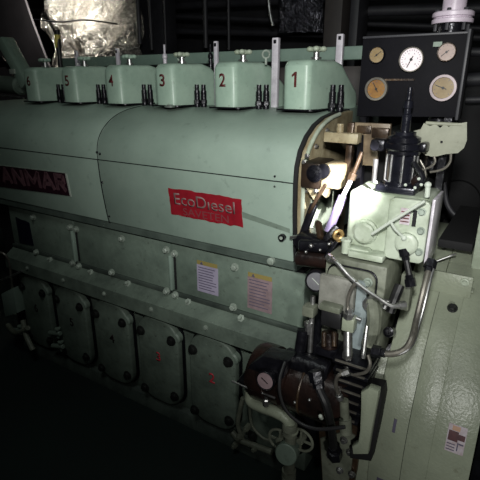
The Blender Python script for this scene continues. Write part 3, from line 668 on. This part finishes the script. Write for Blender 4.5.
# tag on drum
def on_drum(x, z, off=.0):
    a = math.asin((z-ZC)/R); return V((x, YC-(R+off)*math.cos(a), z)), a
def drum_tag(x0, x1, z0, z1, m, name, parent, off=.0012):
    a0 = math.degrees(math.asin((z0-ZC)/R)); a1 = math.degrees(math.asin((z1-ZC)/R))
    return arcbox(x0, x1, a0, a1, R-.002, R+off, n=6).build(name, m, parent)
tg = drum_tag(-.050, -.003, .637, .712, LAB1, 'paper_tag', dr); tg['label'] = 'stained printed label'
drum_tag(-.047, -.022, .668, .695, LABR, 'maroon_patch', tg, .0020)
drum_tag(-.022, -.005, .675, .690, LABR, 'maroon_patch', tg, .0020)
drum_tag(-.040, -.020, .697, .709, LABO, 'orange_patch', tg, .0020)
drum_tag(-.0215, -.0185, .645, .668, INK, 'stroke', tg, .0020)
for k in range(3): drum_tag(-.047, -.026, .642+.008*k, .6445+.008*k, INK, 'printed_line', tg, .0020)
drum_tag(-.018, -.006, .663, .667, INK, 'printed_line', tg, .0020)
drum_tag(-.192, -.184, .63, .67, INK, 'small_tag', dr, .001)
drum_tag(-.215, -.165, .435, .455, INK, 'dark_label', dr, .001)
# slotted lifting box at lower left of the drum
lx = thing('handle_bracket', 'pale green arched handle bracket at the left foot of the drum', 'bracket', at(355, 460, y=1.08))
pts = [(367, 388), (381, 391), (382, 401), (375, 440), (371, 461), (350, 458), (350, 448), (364, 448)]
MB().prism([(at(u_, v_, y=1.10).x, at(u_, v_, y=1.10).z) for u_, v_ in pts], 'y', 1.098, 1.16, .003).build('slot_rim', VOID, lx)
pts = [(361, 392), (369, 387.5), (379, 391), (378, 399), (372, 430), (368, 454), (353, 454), (352, 446), (358, 443), (360, 430), (361, 405)]
MB().prism([(at(u_, v_, y=1.075).x, at(u_, v_, y=1.075).z) for u_, v_ in pts], 'y', 1.072, 1.10, .005).build('arch', DRUMP, lx)
# ================================================================== pipes
def pipe(name, pts, r, m, label, cat='pipe', y=None, group=None, ends=None):
    P = [at(p[0], p[1], y=(p[2] if len(p) > 2 else y)) for p in pts]
    if ends:
        t = thing(name, label, cat, P[-1], group); MB().tube(P, r).build('tube', m, t)
        for (a_, b__) in ((P[0], P[1]), (P[-1], P[-2])):
            d = (V(b__)-V(a_)).normalized(); MB().lathe(V(a_)-d*.004, d, [(r*1.9, 0), (r*1.9, r*2.6), (r*1.4, r*2.8), (r*1.4, r*4)], 6).build('union_nut', ends, t)
        return t
    o = MB().tube(P, r).build(name, m); return tag(o, label, cat, group)
pipe('silver_pipe', [(329, 257, 1.17), (338, 264, 1.15), (350, 277, 1.14), (362, 287, 1.13), (378, 298, 1.12), (392, 306, 1.12), (404, 305, 1.14)], .0058, STEEL, 'silver pipe sweeping down across the pump housing', ends=STEEL)
pipe('short_silver_pipe', [(357, 281, 1.135), (351, 290, 1.135), (348, 300, 1.135), (348, 311, 1.135)], .0055, COPPER, 'short curved pipe dropping into the pale square valve')
pipe('insulated_pipe', [(431, 262, 1.24), (425, 285, 1.19), (417, 318, 1.14), (412, 338, 1.08), (404, 350, 1.06), (390, 354, 1.05), (374, 351, 1.05)], .0085, COPPER, 'thick grey pipe bending in front of the drum', ends=DARK)
pipe('thin_silver_pipe', [(434, 265, 1.235), (428, 290, 1.18), (420, 322, 1.13), (412, 345, 1.07), (398, 354, 1.05), (383, 352, 1.05)], .004, STEEL, 'thin silver pipe hugging the thick grey pipe')
pipe('upright_thin_pipe', [(367, 326, 1.12), (364, 350, 1.09), (363, 358, 1.085)], .0055, STEEL, 'thin upright pipe beside the pale square valve')
pipe('black_hose', [(316, 372, 1.03), (319, 388, 1.02), (326, 404, 1.01), (331, 425, 1.02), (333, 440, 1.04), (335, 456, 1.06)], .0120, BLACK, 'thick black hose hanging in front of the brown motor', 'hose', ends=DARK)
pipe('thin_black_hose', [(285, 362, 1.06), (280, 378, 1.02), (280, 394, 1.0), (286, 410, .99), (300, 423, .99), (318, 429, .99), (345, 427, 1.0)], .0055, BLACK, 'thin black hose looping under the brown motor', 'hose')
pipe('bent_pipe', [(348, 372, 1.06), (338, 376, 1.05), (336, 386, 1.05), (340, 398, 1.06)], .0055, COPPER, 'small hooked pipe in front of the finned cooler', ends=STEEL)
pipe('curved_drain_pipe', [(368, 355, 1.08), (370, 364, 1.07), (366, 372, 1.07), (354, 375, 1.07)], .0045, COPPER, 'small curved pipe left of the drum edge')
pipe('black_cable', [(404, 250, 1.22), (408, 268, 1.21), (411, 285, 1.20)], .008, BLACK, 'short black cable below the pale block', 'cable', ends=DARK)
pipe('black_sleeve', [(400, 285, 1.22), (394, 300, 1.20), (390, 312, 1.19)], .014, BLACK, 'thick black sleeve between the pump housing and the drum', 'sleeve')
pipe('pale_stub_pipe', [(388, 300, 1.17), (384, 308, 1.165)], .0075, STEEL, 'short steel stub right of the pump housing')
for (u_, v_, lb) in ((389, 332, 'round steel nut on the drum beside the thick pipe'), ):
    o = MB().lathe(at(u_, v_, y=1.20), (0, -.9, .4), [(.015, -.03), (.015, .01), (.008, .012), (.008, .02)], 18).build('round_nut', DARK); tag(o, lb, 'nut')
o = MB().box(-.235, -.205, 1.22, 1.26, .99, 1.10, .004).build('small_bracket', BOXP); tag(o, 'small green bracket below the pale block', 'bracket')
# ================================================================== small gauge & square valve & solenoid
sg = thing('dial_gauge', 'grey faced round gauge beside the pump housing', 'gauge', at(313, 318, y=1.17))
c = at(312, 283.5, y=1.16)
MB().lathe((c.x, 1.20, c.z), (.25, -1, .12), [(.027, 0), (.033, .006), (.033, .028), (.030, .032), (.028, .027), (0, .027)], 32).build('case', DARK, sg)
dv = V((.25, -1, .12)).normalized()
MB().lathe(V((c.x, 1.20, c.z))+dv*.0275, dv, [(.0275, 0), (.0275, .001), (0, .001)], 32).build('dial', FACEG, sg)
f3 = frame(dv); cc = V((c.x, 1.20, c.z))+dv*.030
MB().bar(cc+V((-.014, 0, .010)), cc+V((.010, 0, -.008)), .0018, .001, up=(0, 1, 0)).build('needle', PALE, sg)
e0 = at(313, 296, y=1.18); e1 = at(310, 352, y=1.16)
MB().cyl(e0, e1, .008).build('stem', STEEL, sg)
k0 = at(304, 304, y=1.16); k1 = at(315, 317, y=1.16)
MB().box(k0.x, k1.x, 1.145, 1.185, k1.z, k0.z, .004).build('valve_block', BOXP, sg)
MB().lathe(at(309, 322, y=1.165), (0, 0, -1), [(.014, 0), (.014, .014), (.010, .016), (.010, .04)], 6).build('nut', STEEL, sg)
MB().cyl(at(303, 330, y=1.16), at(300, 350, y=1.15), .018).build('dark_plug', DARK, sg)
sq = thing('square_valve', 'pale square valve body between the solenoid and the pump housing', 'valve', at(348, 380, y=1.1))
k0 = at(342, 317, y=1.12); k1 = at(353, 334, y=1.12)
MB().box(k0.x, k1.x, 1.12, 1.155, k1.z, k0.z, .004).build('body', DRUMP, sq)
MB().lathe(at(348.5, 318, y=1.13), FZ, [(.016, 0), (.016, .016), (.011, .018), (.011, .028)], 6).build('top_nut', STEEL, sq)
MB().cyl(at(348, 332, y=1.13), at(348, 356, y=1.10), .0125).build('tube', STEEL, sq)
MB().lathe(at(348, 352, y=1.11), (0, 0, -1), [(.015, 0), (.015, .02), (.009, .022), (.009, .05)], 6).build('union_nut', STEEL, sq)
MB().cyl(at(356, 318, y=1.135), at(361, 320, y=1.135), .006).build('side_stub', STEEL, sq)
so = thing('solenoid', 'dark square solenoid with a brown coil below it', 'solenoid', at(331, 350, y=1.15))
k0 = at(321, 309, y=1.14); k1 = at(340, 331, y=1.14)
MB().box(k0.x, k1.x, 1.14, 1.22, k1.z, k0.z, .006).build('housing', BLACK, so)
MB().box(k0.x-.005, k1.x-.004, 1.136, 1.20, k0.z-.002, k0.z+.018, .004).build('cap', BOXP, so)
MB().cyl(at(330, 332, y=1.16), at(329, 348, y=1.15), .026, bev=.003).build('coil', RUST, so)
MB().cyl(at(324, 332, y=1.13), at(324, 346, y=1.12), .007).cyl(at(334, 332, y=1.13), at(334, 346, y=1.12), .007).build('coil_posts', BROWN, so)
MB().box(at(318, 346, y=1.15).x, at(342, 352, y=1.15).x, 1.13, 1.20, at(330, 355, y=1.15).z, at(330, 346, y=1.15).z, .005).build('foot', DARK, so)
tv = thing('thermostat_elbow', 'grimy green elbow with round flange right of the square valve', 'elbow', at(372, 345, y=1.14))
MB().tube([at(372, 300, y=1.17), at(374, 315, y=1.15), at(373, 330, y=1.14), at(368, 345, y=1.13)], .020).build('elbow', BOXP, tv)
MB().lathe(at(371, 304, y=1.165), FY, [(.022, -.01), (.022, .01), (.010, .012), (.010, .018)], 20).build('flange', STEEL, tv)
# ================================================================== brown starter motor
smx0, smx1 = at(262, 372, y=1.14), at(352, 400, y=1.14)
zc = (smx0.z+smx1.z)/2
sm = thing('starter_motor', 'dark brown oily starter motor lying along the engine side', 'motor', ((smx0.x+smx1.x)/2, 1.16, zc-.12))
MB().lathe((smx0.x, 1.14, zc), FX, [(.06, -.03), (.085, -.02), (.095, 0), (.095, .05), (.088, .054), (.088, .10), (.096, .104), (.096, .12), (.088, .124), (.088, (smx1.x-smx0.x)-.02), (.07, (smx1.x-smx0.x))], 40).build('barrel', RUST, sm)
MB().ring((smx0.x+.17, 1.14, zc), FX, .088, .004, 40).build('band', BROWN, sm)
pl = [(233, 383), (246, 370), (262, 375), (275, 384), (268, 391), (250, 388)]
q = [at(u_, v_, y=1.06) for u_, v_ in ((234, 384), (250, 364), (262, 356), (288, 362), (280, 392), (262, 394))]
MB().prism([(p.x, p.z) for p in q], 'y', 1.06, 1.13, .01).build('end_bracket', DARK, sm)
MB().tube([at(232, 381, y=1.055), at(248, 388, y=1.05), at(262, 393, y=1.05), at(275, 398, y=1.05)], .0035).build('bracket_edge', STEEL, sm)
MB().cyl((smx0.x+.09, 1.13, zc+.085), (smx0.x+.24, 1.13, zc+.085), .035, bev=.006).build('solenoid', DARK, sm)
for k in range(5): MB().ball((smx0.x+.03+.045*k, 1.052-.004*(k % 2), zc+.03*math.sin(k*2.1)), .005).build('stud', STEEL, sm)
lg = thing('oil_gauge', 'pinkish round gauge at the left end of the brown motor', 'gauge', at(265, 392, y=1.05))
c = at(265, 381.5, y=1.035)
MB().lathe((c.x, 1.062, c.z), (.05, -1, .15), [(.024, 0), (.031, .008), (.031, .03), (.028, .034), (.0265, .029), (0, .029)], 32).build('case', DARK, lg)
dv = V((.05, -1, .15)).normalized(); cc = V((c.x, 1.062, c.z))
MB().lathe(cc+dv*.0295, dv, [(.026, 0), (.026, .001), (0, .001)], 32).build('dial', STICK2, lg)
MB().bar(cc+dv*.032+V((-.012, 0, .008)), cc+dv*.032+V((.010, 0, -.006)), .003, .001, up=(0, 1, 0)).build('needle', BLACK, lg)
# finned cooler
fc = thing('finned_cooler', 'stack of dark cooling fins right of the brown motor', 'cooler', at(362, 420, y=1.12))
for k in range(7):
    p0 = at(333+k*1.0, 358+k*9.5, y=1.10); p1 = at(372-k*2.2, 362+k*10, y=1.10)
    MB().box(p0.x, p1.x, 1.09, 1.22, p0.z-.008, p0.z+.006, .003).build('fin', DARK, fc)
    MB().box(p0.x+.01, p1.x-.01, 1.088, 1.093, p0.z+.001, p0.z+.006).build('fin_edge', COPPER, fc)
a = at(335, 358, y=1.12); b_ = at(360, 425, y=1.12)
MB().box(a.x, b_.x, 1.12, 1.23, b_.z, a.z, .004).build('core', VOID, fc)
vb = MB().cyl(at(344, 400, y=1.07), at(345, 420, y=1.07), .013).cyl(at(345, 418, y=1.07), at(346, 432, y=1.07), .018).build('fin_valve', BOXP); tag(vb, 'grimy green valve in front of the cooling fins', 'valve')
# lower brown box
lo = thing('gearbox_cover', 'grimy grey brown cover plate below the cooling fins', 'cover', at(350, 478, y=1.10))
q = [at(u_, v_, y=1.13) for u_, v_ in ((318, 432), (350, 424), (362, 430), (357, 470), (352, 492), (322, 492))]
MB().prism([(p.x, p.z) for p in q], 'y', 1.13, 1.22, .008).build('plate', BROWN, lo)
MB().prism([((p.x-q[0].x)*.8+q[0].x+.01, (p.z-q[4].z)*.85+q[4].z+.01) for p in q], 'y', 1.124, 1.134, .004).build('raised_face', BOXP, lo)
bolts(lo, [at(u_, v_, y=1.123) for (u_, v_) in ((344, 440), (350, 452), (330, 455), (340, 470), (352, 474))], FY, .009, STEEL)
for (u_, v_, j) in ((321, 417, 0), (330, 422, 1)):
    o = MB().lathe(at(u_, v_, y=1.03), (0, -.6, .8), [(.006, -.01), (.006, .010), (.004, .012)], 6).build('bright_nut', PALE); tag(o, 'bright pale nut under the brown motor, %s of two' % ('left' if j == 0 else 'right'), 'nut', 'bright nuts under the brown motor')
# green elbow pipe and flange valve
ge = thing('green_elbow_pipe', 'pale green elbow pipe curving under the brown motor', 'pipe', at(270, 410, y=1.08))
MB().tube([at(250, 391, y=1.10), at(251, 401, y=1.09), at(262, 407, y=1.08), at(276, 412, y=1.07), at(287, 419, y=1.07), at(293, 432, y=1.08)], .019, 16).build('tube', DRUMP, ge)
MB().lathe(at(266, 405, y=1.06), FZ, [(.011, 0), (.011, .02), (.007, .024), (.007, .035)], 6).build('nipple', STEEL, ge)
MB().lathe(at(290, 424, y=1.07), FZ, [(.024, -.02), (.024, .0), (.022, .004)], 20).build('collar', BOXP, ge)
va = thing('flange_valve', 'upright grey valve with a round face and ring handles below the elbow', 'valve', at(289, 492, y=1.10))
for (u_, s_) in ((278, 1), (303, -1)):
    cq = at(u_ + (2 if s_ > 0 else -2), 440, y=1.09)
    MB().ring(cq, FY, .040, .0045, 36).bar(cq+V((-.038, 0, 0)), cq+V((.038, 0, 0)), .006, .006).bar(cq+V((0, 0, -.038)), cq+V((0, 0, .038)), .006, .006, up=(0, 1, 0)).lathe(cq, FY, [(.012, -.02), (.012, .01)], 12).build('handwheel', BOXP, va)
MB().cyl(at(291, 428, y=1.08), at(288, 492, y=1.10), .019).cyl((at(288, 492, y=1.10).x, 1.10, FZ0), at(288, 492, y=1.10), .019).build('stem', BOXP, va)
MB().lathe(at(287, 453, y=1.062), (.1, -1, .25), [(.034, -.03), (.036, 0), (.036, .012), (.033, .015), (0, .015)], 30).build('round_face', PAINT, va)
MB().lathe(at(290, 430, y=1.08), (0, 0, -1), [(.024, 0), (.024, .016)], 20).build('collar', BOXP, va)
MB().lathe(at(289, 470, y=1.09), (0, 0, -1), [(.024, 0), (.024, .02), (.02, .022), (.024, .026), (.024, .04)], 20).build('collar', BOXP, va)
# pipe cluster between door 2 and door 1
for j, (P_, r_, lb) in enumerate((([(243, 398), (240, 410), (238, 425), (243, 440)], .010, 'grimy upright pipe between doors 1 and 2'),
                                ([(232, 432), (240, 440), (256, 446), (272, 452)], .013, 'grimy pipe along the foot right of door 2'),
                                ([(249, 404), (252, 425), (262, 437), (272, 441)], .006, 'thin curved pipe across door 1'))):
    o = MB().tube([at(u_, v_, y=1.345-r_) for u_, v_ in P_], r_).build('drain_pipe', BOXP); tag(o, lb, 'pipe', 'drain pipes near door 1')
for j, (u_, v_) in enumerate(((240, 436), (247, 428), (235, 445), (255, 448))):
    o = MB().lathe(at(u_, v_, y=1.33), FY, [(.014, -.018), (.014, .01), (.008, .012), (.008, .02)], 6).build('pipe_nut', BOXP)
    tag(o, 'grimy nut on the drain pipes right of door 2', 'nut', 'grimy nuts right of door 2')
# ================================================================== left edge things
gbx = thing('green_box', 'small flat pale green box at the far left edge', 'box', at(10, 316, y=1.30))
MB().prism([(at(u_, v_, y=1.30).x, at(u_, v_, y=1.30).z) for u_, v_ in ((1, 294), (13, 288), (17, 313), (5, 317))], 'y', 1.30, 1.36, .003).build('case', HOOD, gbx)
pipe('thin_pipe', [(-6, 283, 1.30), (6, 278, 1.30), (22, 271, 1.33)], .006, STEEL, 'thin pale pipe crossing at the left edge')
pipe('hooked_pipe', [(-6, 251, 1.3), (4, 254, 1.32), (9, 262, 1.33), (11, 276, 1.33), (13, 292, 1.33)], .007, COPPER, 'thin pipe hooking down at the left edge')
for j, (u_, v_, y_, lb) in enumerate(((18, 330, 1.33, 'grimy valve body at the foot of the leftmost door'), (55, 333, 1.335, 'grimy handle between doors 6 and 5'), (58, 346, 1.335, 'lower grimy fitting between doors 6 and 5'))):
    t = thing('drain_valve', lb, 'valve', at(u_, v_+8, y=y_), 'drain valves by the leftmost doors')
    p = at(u_, v_, y=y_)
    MB().cyl(p+V((-.05, 0, -.015)), p+V((.05, .0, .012)), .014, n=14, bev=.003).build('body', PAINT, t)
    MB().lathe(p+V((.03, 0, -.0)), FZ, [(.009, -.02), (.009, .03), (.016, .032), (.016, .04)], 12).build('stem', PAINT, t)
m = thing('pipe_manifold', 'dim pipe cluster standing left of the leftmost door', 'pipes', at(8, 330, y=1.4))
MB().tube([at(23, 320, y=1.3), at(26, 335, y=1.28), at(33, 350, y=1.27)], .015).tube([at(8, 325, y=1.3), at(16, 333, y=1.28), at(28, 328, y=1.28)], .014).build('elbows', BOXP, m)
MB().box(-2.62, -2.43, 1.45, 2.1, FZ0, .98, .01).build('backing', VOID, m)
# diagonal green duct, green body left of cover 6
dg = thing('slanting_duct', 'slanting flat green duct at the upper left', 'duct', at(28, 85, y=1.95))
MB().bar(at(5, 40, y=2.0), at(30, 86, y=2.0), .075, .10, .012, up=(0, 1, 0)).build('duct', HEADP, dg)
lbod = thing('turbo_casing', 'rounded green casing at the left edge beside rocker cover 6', 'casing', at(0, 97, y=2.05))
MB().cyl(at(-30, 82, y=2.10), at(22, 86, y=1.98), .060, n=32, bev=.015).build('casing', PAINT, lbod)
MB().cyl(at(8, 66, y=2.0), at(16, 71, y=2.0), .02).cyl(at(0, 60, y=2.0), at(3, 64, y=2.0), .03).build('dark_fitting', DARK, lbod)
MB().box(at(10, 68, y=1.95).x, at(15, 68, y=1.95).x, 1.94, 1.96, at(12, 74, y=1.95).z, at(12, 69, y=1.95).z, .002).build('white_tag', PALE, lbod)
MB().cyl(at(-30, 92, y=1.93), at(24, 98, y=1.90), .006).build('thin_pipe', STEEL, lbod)
# ================================================================== far background
fo = thing('foil_lagging', 'crinkled silver foil wrapped over the big duct, upper left', 'foil', at(75, 60, y=3.0))
c = at(75, -10, y=3.0)
def crumple(x0, x1, z0, z1, y, m, name, parent, amp=.09, nx=42, nz=30, seed=1, curve=.25):
    bm = bmesh.new(); g = []
    from mathutils import noise
    for i in range(nx+1):
        row = []
        for j in range(nz+1):
            x = x0+(x1-x0)*i/nx; z = z0+(z1-z0)*j/nz
            s_ = (i/nx-.5)*2
            p = V((x*3, z*3, seed*7.3)); n_ = noise.noise(p)*1.0+abs(noise.noise(p*2.3))*.7+abs(noise.noise(p*5))*.35
            row.append(bm.verts.new((x, y+curve*s_*s_ - amp*n_, z)))
        g.append(row)
    for i in range(nx):
        for j in range(nz): bm.faces.new((g[i][j], g[i+1][j], g[i+1][j+1], g[i][j+1]))
    mb = MB(); mb.bm.free(); mb.bm = bm; return mb.build(name, m, parent)
a = at(38, 65, y=3.0); b_ = at(117, -30, y=3.0)
crumple(a.x, b_.x, a.z-.25, 3.4, 3.0, FOIL, 'lagging', fo, amp=.16)
MB().tube([at(32, 19, y=2.86), at(60, 22, y=2.84), at(85, 20, y=2.84), at(118, 24, y=2.9)], .006).build('tie_wire', DARK, fo)
f2 = thing('foil_bundle', 'dim crumpled foil wrapped pipe above rocker covers 1 and 2', 'foil', at(300, 40, y=3.4))
a = at(272, 34, y=3.4); b_ = at(318, -20, y=3.4)
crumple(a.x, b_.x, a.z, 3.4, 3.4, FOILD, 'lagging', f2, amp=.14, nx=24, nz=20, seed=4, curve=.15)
MB().tube([at(268, -8, y=3.2), at(270, 12, y=3.2), at(273, 26, y=3.2)], .012).build('pale_pipe', STEEL, f2)
o = MB().prism([(at(u_, v_, y=2.7).x, at(u_, v_, y=2.7).z) for u_, v_ in ((-40, -20), (18, -20), (32, 22), (52, 75))]+[(at(52, 75, y=2.7).x, FZ0+.001), (at(-40, 75, y=2.7).x, FZ0+.001)], 'y', 2.70, 2.72).build('grey_sheet', DUCTG); tag(o, 'dull grey curved sheet at the upper left corner', 'sheet')
for j, (u0, u1, v0, v1, y_, mm) in enumerate(((322, 345, 0, 52, 3.0, BGB), (347, 362, 0, 50, 3.0, BGP), (120, 160, -5, 48, 3.6, BGP))):
    a = at(u0, v1, y=y_); b_ = at(u1, v0-30, y=y_)
    o = MB().box(a.x, b_.x, y_, y_+.2, FZ0+.001, min(b_.z, 3.39), .01).build('background_cabinet', mm)
    tag(o, ['dim brown upright cabinet behind rocker cover 1', 'dim upright cabinet left of the gauge board', 'dark cabinet behind rocker cover 4'][j], 'cabinet', 'dim cabinets behind the engine')
rr = random.Random(5)
for j, (u0, v0, u1, v1, y_, r_) in enumerate(((118, 14, 270, 20, 3.85, .02), (118, 30, 265, 33, 3.95, .03), (130, 8, 330, -2, 4.1, .04), (150, -10, 152, 50, 3.2, .015), (166, -10, 166, 50, 3.3, .012), (205, -10, 206, 48, 3.3, .02), (228, 5, 229, 50, 3.2, .012),
                                              (132, -10, 133, 44, 3.3, .02), (139, -10, 140, 44, 3.1, .02), (340, 12, 380, 11, 3.2, .03), (466, 80, 500, 78, 2.4, .03), (462, 52, 500, 52, 2.5, .02), (466, 100, 500, 99, 2.3, .015))):
    pa, pb_ = at(u0, v0, y=y_), at(u1, v1, y=y_); d_ = pb_-pa
    if abs(d_.x) > abs(d_.z):
        x0_, x1_ = (-5.99, 2.49) if u0 < 300 else (pa.x, 2.49)
        pa, pb_ = pa+d_*((x0_-pa.x)/d_.x), pa+d_*((x1_-pa.x)/d_.x)
    else: pa = V((pa.x, pa.y, 3.399))
    o = MB().cyl(pa, pb_, r_, n=14).build('background_pipe', BGP)
    tag(o, 'dim pipe in the dark background behind the engine', 'pipe', 'dim background pipes')
# background right, below gauges: dark machine with hose
bk = thing('dark_machine', 'dark machinery in the background right of the pale block', 'machine', (-.05, 2.3, FZ0))
MB().box(-.30, .8, 2.40, 2.7, FZ0, 1.62, .02).build('casing', VOID, bk)
for (u_, v_) in ((440, 198), (447, 232), (462, 234), (464, 188), (472, 205), (452, 212), (474, 232)): MB().lathe(at(u_, v_, y=2.40), FY, [(.025, 0), (.025, .03), (.012, .035)], 12).build('stud', BGP, bk)
MB().lathe(at(458, 200, y=2.4), FY, [(.10, 0), (.10, .04), (.05, .06)], 30).build('round_cover', VOID, bk)
pipe('grey_hose', [(444, 182, 1.9), (446, 200, 1.9), (452, 212, 1.9), (463, 219, 1.9), (474, 220, 1.9)], .010, BGP, 'dim grey hose looping behind the pale block', 'hose')
pipe('tray_rod', [(434, 262, 1.47), (450, 256, 1.48), (456, 254, 1.48)], .003, STEEL, 'thin steel rod lying on the black tray')
# ================================================================== light
def area(name, loc, aim, size, power, col=(1, 1, 1), spread=180):
    l = bpy.data.lights.new(name, 'AREA'); l.size = size; l.energy = power; l.color = col; l.spread = math.radians(spread)
    o = bpy.data.objects.new(name, l); C.objects.link(o); o.location = loc
    o.rotation_euler = (V(aim)-V(loc)).to_track_quat('-Z', 'Y').to_euler(); return o
def spot(name, loc, aim, power, ang, blend=.5, size=.05, col=(1, 1, 1)):
    l = bpy.data.lights.new(name, 'SPOT'); l.energy = power; l.spot_size = math.radians(ang); l.spot_blend = blend; l.shadow_soft_size = size; l.color = col
    o = bpy.data.objects.new(name, l); C.objects.link(o); o.location = loc
    o.rotation_euler = (V(aim)-V(loc)).to_track_quat('-Z', 'Y').to_euler(); return o
spot('handheld_lamp', (-.02, .05, 1.80), (-.66, 1.36, 1.45), 104, 73, 1.0, .05, (1, 1, .97))
spot('work_lamp', (0, .75, 1.75), (-.602, 1.53, 1.15), 300, 13, .5, .010, (1, .98, 1))
spot('block_fill_spot', (.10, .70, 1.80), (-.388, 1.25, 1.285), 170, 9, .8, .010, (1, .99, 1))  # extra narrow spot added to brighten the pale block
spot('drum_fill_spot', (.10, .15, 1.12), (-.08, 1.2, .84), 18, 74, 1.0, .03, (1, 1, .96))  # second spot added to light the drum and its highlight
area('overhead_soft_light', (-1.0, .2, 3.1), (-1.2, 1.6, 1.2), .8, 7, (.92, 1, .96))  # broad soft area light above the engine front
pt = spot('foil_lamp', tuple(at(60, -10, y=2.66)), tuple(at(66, 8, y=3.0)), 50, 150, .8, .03, (1, .95, .85))
w = bpy.data.worlds.new('world'); sc.world = w; w.use_nodes = True
w.node_tree.nodes['Background'].inputs['Color'].default_value = (.5, .55, .6, 1); w.node_tree.nodes['Background'].inputs['Strength'].default_value = .012
sc.view_settings.view_transform = 'Standard'
